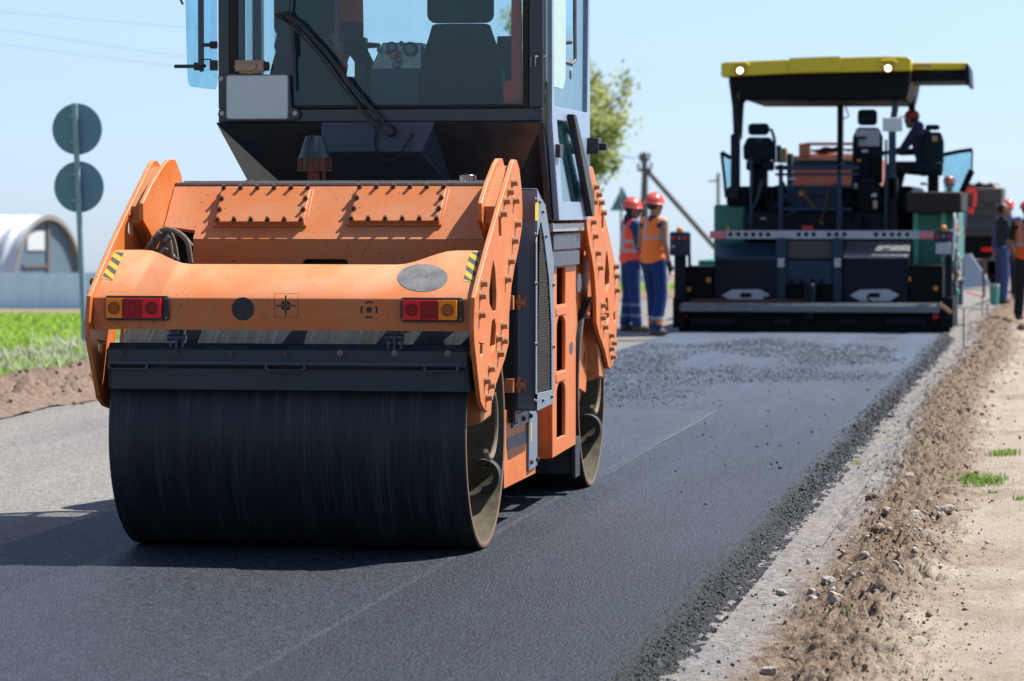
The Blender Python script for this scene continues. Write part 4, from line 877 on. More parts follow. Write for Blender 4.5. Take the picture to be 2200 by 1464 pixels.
# left verge: two ploughed dirt ridges then grass bank
def lz(X,Y):
    d1=np.exp(-((X+8.75)/.22)**2)*.07; d2=np.exp(-((X+9.75)/.28)**2)*.06
    f=fbm(X*2.5,Y*1.6,5,.6); g=np.clip((-X-10.2)/1.2,0,1)
    return zprof(X,Y)-.06+d1+d2+(d1*5+d2*4)*np.abs(f)*.40+(d1*5+d2*4)*np.abs(fbm(X*9,Y*7,4,.65))*.45+f*.02+g*(.06+fbm(X*.7,Y*.5,3)*.08)
def vergemat():
    a=NT('verge ridges with a trodden sandy strip'); v=a.map(); x=a.n('SeparateXYZ',{0:v}).outputs[0]; n1=a.noise(v,3,6,.7); n2=a.noise(v,25,6,.7); n3=a.noise(v,90,4,.7)
    f=a.math('ADD',a.math('MULTIPLY',n2,.6),a.math('MULTIPLY',n3,.4)); d=a.ramp(f,[(.34,(.10,.062,.045)),(.5,(.24,.165,.12)),(.66,(.42,.32,.25))]); p=a.ramp(f,[(.34,(.34,.27,.21)),(.62,(.56,.47,.39))])
    k=a.n('MapRange',{0:a.math('ABSOLUTE',a.math('ADD',a.math('ADD',x,9.22),a.math('MULTIPLY',a.math('SUBTRACT',n1,.5),.3))),1:.12,2:.26,3:1.,4:0.}).outputs[0]
    a.set(Base_Color=a.mix(k,d,p),Roughness=.93,Specular_IOR_Level=.2); a.bump(f,.9,.02); return a.m
VERGE=vergemat()
grid('verge_dirt',np.arange(-12,-8.36,.035),np.concatenate([np.arange(18,45,.05),np.arange(45,110,.4)]),lz,VERGE)
# ---------------------------------------------------------------- loose stuff
def scatter(name,P,S,mat,kind='stuff',label=None,cat=None,sq=(.45,.95),seed=1,lod=1):
    """many small broken lumps merged into one mesh"""
    r=np.random.default_rng(seed)
    if lod: 
        bm=bmesh.new(); bmesh.ops.create_icosphere(bm,subdivisions=1,radius=1); bv=np.array([q.co[:] for q in bm.verts]); bf=np.array([[q.index for q in f.verts] for f in bm.faces]); bm.free()
    N=len(P); nv=len(bv); q=r.normal(size=(N,4)); q/=np.linalg.norm(q,axis=1)[:,None]; w,x,y,z=q.T
    R=np.stack([1-2*(y*y+z*z),2*(x*y-z*w),2*(x*z+y*w),2*(x*y+z*w),1-2*(x*x+z*z),2*(y*z-x*w),2*(x*z-y*w),2*(y*z+x*w),1-2*(x*x+y*y)],-1).reshape(N,3,3)
    V=bv[None]*(1+r.uniform(-.42,.34,(N,nv,1))); V=V*np.stack([np.ones(N),r.uniform(sq[0],sq[1],N),r.uniform(sq[0]*.8,sq[1],N)],-1)[:,None]
    V=np.einsum('nij,nvj->nvi',R,V)*np.asarray(S)[:,None,None]+np.asarray(P)[:,None]
    Fc=(bf[None]+(np.arange(N)*nv)[:,None,None]).reshape(-1,3); V=V.reshape(-1,3)
    me=bpy.data.meshes.new(name); me.vertices.add(len(V)); me.vertices.foreach_set('co',V.ravel()); me.loops.add(Fc.size); me.loops.foreach_set('vertex_index',Fc.ravel().astype(np.int32)); me.polygons.add(len(Fc)); me.polygons.foreach_set('loop_start',np.arange(len(Fc),dtype=np.int32)*3); me.update(calc_edges=True)
    me.materials.append(mat); o=bpy.data.objects.new(name,me); COL.objects.link(o); WL[o]=Vector(); return tag(o,label,cat,kind=kind)
CR=NT('fresh asphalt crumbs'); n=CR.noise(CR.map(),60,3); CR.set(Base_Color=CR.ramp(n,[(.3,(.006,.007,.008)),(.7,(.022,.025,.032))]),Roughness=.42,Specular_IOR_Level=.22); CR=CR.m
STN=soilmat('loose stones',[(.3,(.30,.24,.19)),(.5,(.46,.40,.34)),(.7,(.66,.61,.56))],6,60,.004,.3)
CLOD=soilmat('dirt clods',[(.3,(.13,.085,.06)),(.5,(.28,.20,.14)),(.7,(.46,.35,.26))],4,60,.006,.4)
r=rng; N=21000; Y=9.5+(30-9.5)*r.random(N)**1.5; X=EX+.085+r.normal(0,.034,N)+fbm(Y*0+3.3,Y*1.1,4)*.03; X=np.clip(X,EX-.03,EX+.27); S=r.uniform(.003,.0072,N)*(1+.3*(Y>18)); Z=ez(X,Y)+S*.3-.004; Z=np.where(X>EX+.19,-.078+S*.4,Z)
scatter('asphalt_crumbs',np.stack([X,Y,Z],-1),S,CR,label='loose black asphalt crumbs along the edge of the new lane',cat='asphalt crumbs',seed=3)
N=4500; Y=24+20*r.random(N); X=EX+.10+r.normal(0,.05,N); S=r.uniform(.005,.013,N); scatter('asphalt_crumbs',np.stack([X,Y,ez(X,Y)+S*.2],-1),S,CR,label='coarse black asphalt crumbs on the far lane edge before the paver',cat='asphalt crumbs',seed=4)
N=20000; Y=27+15.2*r.random(N)**.8; X=-5+3.35*r.random(N); dens=fbm(X*.9+5,Y*.28+2,4)+.25*np.exp(-((Y-37)/3.2)**2)-.12*np.clip((X+2.6),0,2); k=dens>.03+r.random(N)*.22; X,Y=X[k],Y[k]; S=r.uniform(.003,.009,len(X))*np.where(r.random(len(X))>.97,1.8,1)
X2_=-5+3.3*r.random(260); Y2_=18+22*r.random(260); k=(X2_>-2.7)|(Y2_>26.8); X=np.append(X,X2_[k]); Y=np.append(Y,Y2_[k]); S=np.append(S,r.uniform(.006,.014,k.sum()))
scatter('asphalt_clumps',np.stack([X,Y,ez(X,Y)+S*.35],-1),S,CR,label='scattered dark clumps of loose asphalt lying before the paver',cat='asphalt clumps',seed=5)
N=10000; Y=9.8+(50-9.8)*r.random(N)**1.7; X=RID(Y)+r.normal(0,.18,N)+.04; S=r.lognormal(-5.35,.5,N)*(1+.6*np.clip((Y-15)/20,0,1)); X=np.maximum(X,EX+.3)
scatter('dirt_clods',np.stack([X,Y,rz(X,Y)+S*.25],-1),S,CLOD,label='brown clods and crumbs of soil heaped along the shoulder',cat='dirt clods',seed=6)
N=6000; Y=9.8+(26-9.8)*r.random(N)**1.4; X=EX+.22+r.random(N)*2.1; S=r.lognormal(-6.0,.45,N); scatter('gravel',np.stack([X,Y,rz(X,Y)+S*.3],-1),S,STN,label='fine pale gravel scattered over shoulder and sand',cat='gravel',seed=8)
N=1500; Y=19+(45-19)*r.random(N); X=-9.75+r.normal(0,.32,N); X[::3]=-8.75+r.normal(0,.2,len(X[::3])); S=r.uniform(.008,.032,N); scatter('verge_clods',np.stack([X,Y,lz(X,Y)+S*.2],-1),S,CLOD,label='dark clods on the dirt ridges left of the old road',cat='dirt clods',seed=9)
N=150; Y=14.3+4.6*r.random(N); X=-.86+r.normal(0,.13,N)+.02*(Y-14); S=r.uniform(.008,.026,N); scatter('rubble',np.stack([X,Y,rz(X,Y)+S*.35],-1),S,STN,label='pale broken rubble in the stony heap on the ridge',cat='rubble',seed=10)
N=260; Y=11+26*r.random(N); X=EX+.2+r.random(N)*.55; S=r.uniform(.004,.012,N); scatter('asphalt_crumbs',np.stack([X,Y,rz(X,Y)+S*.4],-1),S,CR,label='stray black crumbs fallen on the gravel shoulder',cat='asphalt crumbs',seed=12)
# stones one can point at
ROCK=NT('rock'); v_=ROCK.map(); n=ROCK.noise(v_,18,6,.7); n9=ROCK.noise(v_,120,3,.6); ROCK.set(Base_Color=ROCK.ramp(n,[(.3,(.27,.19,.14)),(.5,(.47,.40,.34)),(.68,(.68,.63,.58))]),Roughness=.88); ROCK.bump(ROCK.math('ADD',n,ROCK.math('MULTIPLY',n9,.4)),.8,.012); ROCK=ROCK.m
ROCKB=NT('brown rock'); v_=ROCKB.map(); n=ROCKB.noise(v_,16,6,.7); ROCKB.set(Base_Color=ROCKB.ramp(n,[(.3,(.10,.06,.042)),(.55,(.24,.16,.11)),(.7,(.42,.32,.24))]),Roughness=.92); ROCKB.bump(n,.8,.012); ROCKB=ROCKB.m
def rock(px,py,w,h,mat,label,seed):
    p=at(px,py,Z=-.05); s=w/7161*p.y/2; hh=h/7161*p.y
    bm=bmesh.new(); bmesh.ops.create_icosphere(bm,subdivisions=3,radius=1); rr=random.Random(seed); off=Vector((rr.random()*50,rr.random()*50,0))
    pl=[(Vector((rr.gauss(0,1),rr.gauss(0,1),rr.gauss(0,.8))).normalized(),rr.uniform(.55,.85)) for _ in range(9)]
    for q in bm.verts:
        c=q.co.copy()
        for nn,d in pl:
            e=c.dot(nn)
            if e>d: c-=nn*(e-d)
        c*=1+.10*noise.fractal(c*2.2+off,.8,2,3); q.co=Vector((c.x*s,c.y*s*1.1,c.z*hh*.62))
    me=bpy.data.meshes.new('stone'); bm.to_mesh(me); bm.free(); me.materials.append(mat); o=bpy.data.objects.new('stone',me); COL.objects.link(o)
    o.location=(p.x,p.y,float(rz(np.array(p.x),np.array(p.y)))+hh*.22); o.rotation_euler=(rr.uniform(-.3,.3),rr.uniform(-.3,.3),rr.uniform(0,6)); WL[o]=o.location
    tag(o,label,'stone','stones on the right shoulder')
for i,(px,py,w,h,m,l) in enumerate([
 (1918,1238,52,26,ROCK,'long flat pale stone right of the ridge, largest on the sand'),(1895,1218,22,14,ROCKB,'small brown stone just behind the long flat pale stone'),
 (1795,1310,36,30,ROCK,'upright pointed white stone with a green sprout at its foot'),(1652,1437,34,22,ROCK,'round tan stone at the very bottom edge of the picture'),
 (1780,1250,38,16,ROCK,'flat grey white stone pressed into the gravel beside the ridge'),(1745,1283,22,10,ROCK,'small flat white chip left of the upright white stone'),
 (1872,1075,26,24,ROCKB,'dark brown clod at the left foot of the stony heap'),(1905,1075,44,24,ROCKB,'broad brown slab on top of the stony heap'),(1955,1040,26,18,ROCK,'white stone on the far top of the stony heap'),
 (1965,1120,44,34,ROCK,'big pale stone in the middle of the stony heap'),(1935,1150,30,18,ROCK,'pale flat stone below the big pale stone of the heap'),(1988,1150,22,14,ROCK,'small round pale stone right of the heap'),
 (1868,1110,26,18,ROCK,'tan stone on the gravel side of the heap'),(1905,1120,24,14,ROCK,'small light stone between tan stone and big pale stone'),(1888,1158,40,20,ROCKB,'dark broken clod lying below the stony heap'),
 (2030,1098,40,16,ROCK,'thin pale slab lying apart on the sand right of the heap'),(2072,1090,36,10,ROCKB,'flat brown clod on the sand farthest right of the heap'),
 (1865,1290,28,14,ROCKB,'brown lump on the ridge right of the upright white stone'),(1893,1292,26,14,ROCK,'grey stone beside the brown lump on the ridge'),(1750,1403,20,14,ROCK,'small pale stone low on the ridge near the picture bottom'),
 (1825,1418,20,14,ROCK,'small rounded pale stone on the sand near the picture bottom'),(1692,1395,26,12,ROCKB,'low brown lump left of the small pale stone near the bottom'),(1740,1165,22,12,ROCK,'whitish stone alone on the gravel shoulder'),
 (1830,1150,20,12,ROCK,'small tan stone on gravel between heap and grass tufts'),(1945,985,20,12,ROCKB,'brown clod on the ridge crest beyond the heap')]): rock(px,py,w,h,m,l,i+5)
# ---------------------------------------------------------------- grass
def blades(name,P,Hh,Wd,mat,label,cat,seed,lean=.5,kind='stuff'):
    r=np.random.default_rng(seed); N=len(P); a=r.uniform(0,2*np.pi,N); d=np.stack([np.cos(a),np.sin(a),0*a],-1); t=np.stack([-np.sin(a),np.cos(a),0*a],-1); l=r.uniform(.1,1,N)[:,None]*lean
    P=np.asarray(P); Hh=np.asarray(Hh)[:,None]; Wd=np.asarray(Wd)[:,None]; up_=np.array([0,0,1.])
    v=np.stack([P-t*Wd,P+t*Wd,P+d*l*Hh*.35+up_*Hh*.55+t*Wd*.8,P+d*l*Hh*.35+up_*Hh*.55-t*Wd*.8,P+d*l*Hh+up_*Hh*(1-.3*l)],1).reshape(-1,3)
    b0=(np.arange(N)*5)[:,None]; q=b0+np.array([[0,1,2,3]]); tr=b0+np.array([[3,2,4]])
    me=bpy.data.meshes.new(name); me.vertices.add(len(v)); me.vertices.foreach_set('co',v.ravel()); li=np.concatenate([q.ravel(),tr.ravel()]).astype(np.int32); me.loops.add(len(li)); me.loops.foreach_set('vertex_index',li)
    me.polygons.add(2*N); me.polygons.foreach_set('loop_start',np.concatenate([np.arange(N)*4,4*N+np.arange(N)*3]).astype(np.int32)); me.update(calc_edges=True)
    me.materials.append(mat); o=bpy.data.objects.new(name,me); COL.objects.link(o); WL[o]=Vector(); return tag(o,label,cat,kind=kind)
def leafmat(name,a_,b_,sc=3):
    a=NT(name); n=a.noise(a.map(),sc,5,.7); a.set(Base_Color=a.ramp(n,[(.35,a_),(.65,b_)]),Roughness=.55,Specular_IOR_Level=.3)
    tr=a.n('BsdfTranslucent',{'Color':a.ramp(n,[(.35,tuple(x*1.3 for x in a_)),(.65,tuple(x*1.3 for x in b_))])}); ms=a.n('MixShader',{0:.35,1:a.b.outputs[0],2:tr.outputs[0]}); a.t.links.new(ms.outputs[0],a.out.inputs[0]); return a.m
GR=leafmat('spring grass',(.14,.27,.02),(.40,.58,.08),2); GR2=leafmat('bright tuft',(.09,.17,.02),(.22,.34,.06),20); DRY=leafmat('silvery flowering weeds',(.30,.36,.20),(.55,.60,.40),3)
N=42000; Y=30+48*r.random(N)**1.2; X=-10.1-np.abs(r.normal(0,1,N))*0-r.random(N)*9*(Y/34); X[:6000]=-9.9-r.random(6000)*1.2; Hh=r.uniform(.05,.16,N)*(1+.6*fbm(X,Y,3))*np.clip(1-(Y-32)/40,.22,1); zz=lambda X,Y: np.where(X>-12,lz(X,Y),gz(X,Y))
GP=np.stack([X,Y,zz(X,Y)-.01],-1); blades('grass',GP,Hh,r.uniform(.004,.010,N)*(Y/34),GR,'bright green grass on the left verge behind the dirt ridges','grass',21,.8)
N=16000; Y=31+5.5*r.random(N)+np.abs(r.normal(0,1.5,N)); X=-10.2-r.random(N)*6.5; k=fbm(X*1.3,Y*.9,4)>-.04; X,Y=X[k],Y[k]; blades('weeds',np.stack([X,Y,zz(X,Y)-.01],-1),r.uniform(.08,.20,len(X)),r.uniform(.008,.016,len(X)),DRY,'silvery flowering weeds at the front of the grass verge','weeds',22,.9)
N=26000; Y=60+48*r.random(N); X=-8.6-r.random(N)*22; blades('grass',np.stack([X,Y,gz(X,Y)-.01],-1),r.uniform(.06,.2,N),r.uniform(.01,.025,N),GR,'far strip of green grass behind the two workers','grass',23,.8)
def tuft(px,py,w,n,h,label,seed,mat=None):
    c=at(px,py,Z=-.04); s=w/7161*c.y/2; r=np.random.default_rng(seed); X=c.x+r.normal(0,.42,n)*s; Y=c.y+r.normal(0,.5,n)*s*1.6; me=blades('grass_tuft',np.stack([X,Y,rz(X,Y)-.004],-1),r.uniform(.5,1,n)*h,r.uniform(.0022,.0045,n),mat or GR2,label,'grass tuft',seed,1.3,None)
    me['group']='grass tufts right of the road'; del_=me.get('kind'); 
    co=np.empty(len(me.data.vertices)*3); me.data.vertices.foreach_get('co',co); co=co.reshape(-1,3)-np.array(c); me.data.vertices.foreach_set('co',co.ravel()); me.location=c; WL[me]=c
for i,(px,py,w,n,h,l) in enumerate([(2155,976,80,160,.075,'topmost green tuft at the right picture edge'),(2110,1030,110,700,.06,'widest green tuft on the sand, in the middle of the tufts'),(2085,1026,50,170,.05,'left end clump beside the widest green tuft'),(2130,1052,40,50,.035,'small green sprig just under the widest tuft'),(2190,1070,36,50,.04,'lowest green tuft cut by the right picture edge'),(1985,970,16,14,.04,'tiny sprout on the far ridge'),
  (1822,1330,16,22,.06,'green sprout at the foot of the upright white stone'),(1615,1178,30,26,.035,'yellowish sprouts against the asphalt edge, midway'),(1655,1140,36,26,.035,'yellowish sprouts at the asphalt edge below the heap'),(1735,1045,36,34,.045,'green yellow sprouts at the asphalt edge left of the heap'),(1770,1010,26,20,.05,'farthest sprouts at the asphalt edge'),(1560,1262,34,26,.03,'low sprouts at the asphalt edge, second from the bottom'),(1430,1395,50,50,.03,'lowest yellow green sprouts at the asphalt edge'),(1840,985,22,40,.035,'thin sprouts on the gravel before the ridge')]): tuft(px,py,w,n,h,l,40+i,None if i<7 else leafmat('yellow green sprouts',(.20,.22,.03),(.42,.38,.08),20))
# ---------------------------------------------------------------- pins and string along the edge
def gz1(x,y): return float(rz(np.array(x),np.array(y)))
STR=plain('string',(.05,.05,.05),.7)
for i,(px,y0,y1,dd,l) in enumerate([(2070,752,668,None,'nearest steel guide pin at the road edge'),(2110,690,642,None,'second steel guide pin right of the paver'),(2121,692,655,None,'third steel guide pin, beside the second')]):
    p=at(px,y0,Z=-.08); h=(y0-y1)/7161*p.y; b=MB(); b.cone((p.x,p.y,-.15),(p.x,p.y,p.z+h),.008,n=8); b.cone((p.x,p.y,p.z+h-.01),(p.x,p.y,p.z+h+.012),.014,n=8); o=b.build('guide_pin','darkbolt'); tag(o,l,'pin','guide pins along the edge')
b=MB(); p0=at(2070,668,Z=-.08+.33); a0=at(2070,752,Z=-.08); A=Vector((a0.x,a0.y,.25)); B2=at(1768,1172,Z=-.06); pts=[A.lerp(B2,t)-Vector((0,0,.10*math.sin(math.pi*t))) for t in np.linspace(0,1,24)]; pts=[Vector((q.x,q.y,max(q.z,gz1(q.x,q.y)+.006))) for q in pts]
b.tube(pts,.0013,5); o=b.build('guide_string',STR); tag(o,'thin dark guide string slanting to the gravel shoulder','string')
# ================================================================ PEOPLE
def vestmat(name,col,bands,strap=.10,w=.022,back=None):
    """hi-vis cloth: silver bands at given local heights, two shoulder straps"""
    a=NT(name); a.k=.9; xyz=a.n('SeparateXYZ',{0:a.tc.outputs['Object']}).outputs; n=a.noise(a.map(),9,5,.6)
    f=None
    for z in bands:
        k=a.math('LESS_THAN',a.math('ABSOLUTE',a.math('SUBTRACT',xyz['Z'],z)),w); f=k if f is None else a.math('MAXIMUM',f,k)
    if strap:
        k=a.math('MULTIPLY',a.math('LESS_THAN',a.math('ABSOLUTE',a.math('SUBTRACT',a.math('ABSOLUTE',xyz['X']),strap)),w),a.math('GREATER_THAN',xyz['Z'],min(bands))); f=a.math('MAXIMUM',f,k)
    c=a.mix(n,tuple(x*.85 for x in col),col); a.set(Base_Color=a.mix(f,c,(.34,.34,.36)),Roughness=.7); a.bump(n,.5,.01); return a.m
def bandmat(name,col,bands):   # (height, half width, colour)
    a=NT(name); xyz=a.n('SeparateXYZ',{0:a.tc.outputs['Object']}).outputs; n=a.noise(a.map(),11,5,.6); c=a.mix(n,tuple(x*.75 for x in col),tuple(x*1.1 for x in col))
    for z,w,cc in bands: c=a.mix(a.math('LESS_THAN',a.math('ABSOLUTE',a.math('SUBTRACT',xyz['Z'],z)),w),c,cc)
    a.set(Base_Color=c,Roughness=.85,Specular_IOR_Level=.2); a.bump(n,.6,.015); return a.m
def person(loc,face,label,J=None,top=None,legs='navy',sleeve=None,vest=None,hat=None,hatkind='helmet',boots='boot',glove=None,skin='skin',scale=1.,seated=False,group=None,collar=None):
    """face: heading in degrees (0 looks towards +Y); J overrides joints given for a standing figure facing +Y"""
    root=thing('person',loc,label,'person',group); 
    D=dict(pel=(0,0,.95),waist=(0,0,1.08),chest=(0,.01,1.28),neck=(0,0,1.47),head=(0,.02,1.62),
      shR=(.185,0,1.42),elR=(.235,-.01,1.13),wrR=(.245,.05,.89),shL=(-.185,0,1.42),elL=(-.235,-.01,1.13),wrL=(-.245,.05,.89),
      hiR=(.09,0,.93),knR=(.11,.02,.50),anR=(.12,-.02,.09),hiL=(-.09,0,.93),knL=(-.11,.02,.50),anL=(-.12,-.02,.09),look=0.)
    D.update(J or {}); look=D.pop('look'); R=Matrix.Rotation(math.radians(face),3,'Z'); o3=Vector(loc)
    g=lambda k: Vector(D[k]) if isinstance(k,str) else Vector(k)
    W_=lambda p: o3+R@(Vector(p)*scale)
    def mb(): return MB()
    def limb(b,a,c,r0,r1,n=14): b.cone(W_(a),W_(c),r0*scale,r1*scale,n); b.ell(W_(a),r0*scale,n); b.ell(W_(c),r1*scale,n)
    def elp(b,c,r,rot=0): b.ell(W_(c),tuple(x*scale for x in r),16,rot=R@Matrix.Rotation(math.radians(rot),3,'Z'))
    def torso(b,e=0.,lo=.0):
        elp(b,g('chest'),(.165+e,.105+e,.17)); elp(b,(g('chest')+g('waist'))/2,(.145+e,.10+e,.16)); elp(b,g('waist'),(.14+e,.095+e,.12)); limb(b,g('shR')*.85+g('chest')*.15,g('shL')*.85+g('chest')*.15,.062+e,.062+e)
    # body
    b=mb(); torso(b); elp(b,g('pel'),(.15,.11,.12)); limb(b,g('neck')-Vector((0,0,.06)),g('neck')*.4+g('head')*.6,.062,.056)
    hd=g('head'); LR=Matrix.Rotation(math.radians(look),3,'Z'); q=lambda v: hd+LR@Vector(v)
    elp(b,q((0,-.005,.03)),(.074,.092,.10),look); elp(b,q((0,.025,-.035)),(.058,.070,.078),look); elp(b,q((0,.052,-.085)),(.032,.03,.028),look); elp(b,q((0,.10,-.005)),(.014,.022,.026),look)
    elp(b,q((.076,0,0)),(.012,.02,.033),look); elp(b,q((-.076,0,0)),(.012,.02,.033),look); elp(b,q((0,.086,.030)),(.05,.014,.010),look); elp(b,q((0,.088,-.052)),(.024,.012,.012),look)
    for s in 'RL':
        limb(b,g('sh'+s),g('el'+s),.053,.040); limb(b,g('el'+s),g('wr'+s),.041,.027)
        limb(b,g('hi'+s),g('kn'+s),.085,.058); limb(b,g('kn'+s),g('an'+s),.056,.040)
        w=g('wr'+s); d=(w-g('el'+s)).normalized(); sd=Vector((0,1,0)); sd=(sd-d*sd.dot(d)).normalized(); pn=d.cross(sd)
        for u in (-.022,0,.022): limb(b,w+d*.01+sd*u*.8,w+d*.075+sd*u,.016,.013,8)
        for i,(u,L_) in enumerate(((-.030,.060),(-.010,.075),(.011,.072),(.031,.058))):
            k=w+d*.078+sd*u; c_=pn*(.4 if s=='R' else -.4); k2=k+(d+c_*.6).normalized()*L_*.5; limb(b,k,k2,.0105,.0095,8); limb(b,k2,k2+(d+c_*1.8).normalized()*L_*.5,.0095,.008,8)
        k=w+d*.02+sd*.03; k2=k+(d*.5+sd*.8).normalized()*.04; limb(b,k,k2,.013,.011,8); limb(b,k2,k2+(d+sd*.2).normalized()*.032,.011,.009,8)
    b.build('body',skin,root,remesh=.0085*scale)
    # face
    b=mb()
    for s in (-1,1): elp(b,q((s*.032,.082,.012)),(.013,.008,.008),look)
    b.build('eyes','boot',root)
    # hair band under the hat
    b=mb(); elp(b,q((0,-.02,.035)),(.080,.088,.092),look); b.build('hair','darkcloth' if hat else 'rubber',root)
    # shirt with or without sleeves
    if top:
        b=mb(); torso(b,.012); limb(b,g('neck')-Vector((0,0,.05)),g('neck')-Vector((0,0,.0)),.075,.068)
        elp(b,g('pel')+Vector((0,0,.03)),(.162,.12,.10))
        for s in 'RL':
            if sleeve=='long': limb(b,g('sh'+s),g('el'+s),.070,.056); limb(b,g('el'+s),g('wr'+s)*.95+g('el'+s)*.05,.056,.042)
            elif sleeve=='short': limb(b,g('sh'+s),g('sh'+s)*.35+g('el'+s)*.65,.070,.062)
        b.build('shirt',top,root,remesh=.014*scale)
    b=mb(); elp(b,g('pel'),(.165,.125,.13))
    for s in 'RL':
        limb(b,g('hi'+s),g('kn'+s),.100,.083); limb(b,g('kn'+s),g('kn'+s)*.45+g('an'+s)*.55,.083,.078); limb(b,g('kn'+s)*.45+g('an'+s)*.55,g('an'+s)+Vector((0,0,.035)),.078,.075)
    b.build('trousers',legs,root,remesh=.015*scale)
    if vest:
        b=mb(); e=.028
        elp(b,g('chest'),(.165+e,.105+e,.18)); elp(b,(g('chest')+g('waist'))/2,(.158+e,.108+e,.17)); elp(b,g('waist'),(.160+e,.112+e,.14)); elp(b,g('waist')-Vector((0,0,.10)),(.165+e,.118+e,.12)); limb(b,g('shR')*.78+g('chest')*.22+Vector((0,0,.03)),g('shL')*.78+g('chest')*.22+Vector((0,0,.03)),.075,.075)
        b.build('vest',vest,root,remesh=.015*scale)
    if collar: b=mb(); limb(b,g('neck')-Vector((0,.01,.03)),g('neck')+Vector((0,-.015,.03)),.080,.076); b.build('collar',collar,root,remesh=.012*scale)
    for s in 'RL':
        a_=g('an'+s); b=mb(); t=Vector((0,1,0)); limb(b,a_+Vector((0,-.015,.08)),a_+Vector((0,-.01,-.02)),.058,.055); limb(b,a_+Vector((0,-.03,-.045)),a_+t*.14+Vector((0,0,-.052)),.042,.038); elp(b,a_+t*.07+Vector((0,0,-.03)),(.046,.10,.042))
        b.build('boot',boots,root,remesh=.013*scale)
        if glove:
            w=g('wr'+s); d=(w-g('el'+s)).normalized(); b=mb(); limb(b,w-d*.03,w+d*.05,.036,.034,10); 
            for u in (-.03,-.01,.011,.031): limb(b,w+d*.06+Vector((0,u,0)),w+d*.12+Vector((0,u,-.012)),.0135,.012,8)
            limb(b,w+d*.02+Vector((0,.03,0)),w+d*.06+Vector((0,.055,0)),.015,.013,8)
            b.build('glove',glove,root,remesh=.008*scale)
    if hat:
        b=mb(); hc=q((0,-.005,.075)); 
        if hatkind=='helmet':
            V=[];n=28
            for j in range(9):
                p=math.pi/2*j/8
                for i in range(n):
                    t=2*math.pi*i/n; V.append(W_(hd+LR@Vector((.112*math.sin(p)*math.cos(t),-.005+.135*math.sin(p)*math.sin(t),.045+.125*math.cos(p)))))
            for i in range(n): t=2*math.pi*i/n; k=1.0+(.22 if math.sin(t)>.3 else .10); V.append(W_(hd+LR@Vector((.112*k*math.cos(t),-.005+.135*k*math.sin(t),.035))))
            b.add(V,[(j*n+i,j*n+(i+1)%n,(j+1)*n+(i+1)%n,(j+1)*n+i) for j in range(9) for i in range(n)])
            b.tube([W_(hd+LR@Vector((0,-.005+.137*math.sin(p),.047+.127*math.cos(p)))) for p in np.linspace(-1.3,1.3,12)],.010*scale)
            b.build('helmet',hat,root)
        else:
            elp(b,q((0,-.005,.06)),(.092,.108,.085),look); elp(b,q((0,.13,.045)),(.07,.075,.010),look); b.build('cap',hat,root)
    return root
# ================================================================ PAVER
YP=44.3
def pp(px,py,Y=YP): return at(px,py,Y=Y)
paver=thing('asphalt_paver',(pp(1745,713).x,46.6,0),'wide green and dark blue asphalt paver with yellow canopy laying the new lane','paver')
M['pdark']=paint('paver dark blue paint',(.007,.015,.025),.4,(.010,.018,.028),.3,3,spec=.12); M['pblue']=paint('paver slate blue',(.022,.055,.10),.4,(.03,.05,.08),.3,3,spec=.2); M['pyellow']=paint('canopy yellow',(.98,.74,.0),.35,(.5,.4,.1),.2,3,bump=0)
M['pdust']=paint('dark dusty panel',(.030,.026,.025),.6,(.03,.03,.03),.4,3,spec=.2); M['pgreen']=paint('paver green',(.004,.24,.16),.4,(.05,.08,.07),.3,3); M['plgreen']=paint('light green strip',(.12,.55,.40),.4,(.1,.3,.2),.3,3); M['pwhite']=paint('off white panel',(.50,.56,.62),.4,(.3,.3,.3),.2,4)
M['pgrey']=paint('grey step edge',(.22,.25,.28),.5,(.12,.12,.12),.4,5,metal=.3); M['pblack']=paint('paver black',(.005,.007,.010),.5,(.010,.010,.010),.3,5,spec=.1); M['pbrown']=paint('grey brown panel',(.075,.068,.065),.6,(.08,.07,.06),.4,3)
M['redstripe']=plain('red stripe',(.95,.05,.04),.5,k=.9); M['wood']=plain('raw wood',(.62,.42,.24),.8); M['orangelamp']=plain('orange reflector',(.85,.30,.02),.3)
def checker():
    a=NT('checker plate'); vo=a.n('TexVoronoi',{'Vector':a.map(),'Scale':26.}); a.set(Base_Color=a.ramp(vo.outputs['Distance'],[(.2,(.5,.5,.5)),(.5,(.26,.27,.28))]),Metallic=.5,Roughness=.4); a.bump(vo.outputs['Distance'],.8,.01); return a.m
M['checker']=checker()
def pb(name,mat,x0,y0,x1,y1,Ya,Yb,parent=None,bev=.012,poly=None,mats=None):
    """box whose rear face, seen in the photo, spans those pixels at depth Ya; runs forward to Yb"""
    b=MB(); 
    if poly: b.prism([(pp(px,py,Ya).x,pp(px,py,Ya).z) for px,py in poly],'Y',Ya,Yb)
    else: a=pp(x0,y1,Ya); c=pp(x1,y0,Ya); b.box(a.x,c.x,Ya,Yb,a.z,c.z)
    return b.build(name,mat,parent or paver,bevel=bev)
scr=pb('screed','pblack',1458,674,2040,712,44.15,44.9)
for px in (1470,2010):
    q=pp(px,680,44.14); b=MB(); b.cone(q,q+Vector((0,-.02,0)),.045,n=14); b.build('reflector','redlens',scr)
for x0,x1 in ((1480,1580),(1660,1700),(1800,1840),(1900,1990)): pb('screed_bracket','pdark',x0,682,x1,700,44.08,44.14,scr)
b=MB(); a=pp(1460,670,43.85); c=pp(2018,657,43.85); b.box(a.x,c.x,43.85,44.4,a.z,c.z); wk=b.build('walkway','pgrey',paver,bevel=.01)
b=MB(); b.box(a.x+.02,c.x-.02,43.87,44.4,c.z+.002,c.z+.02); b.build('walkway_tread','checker',wk)
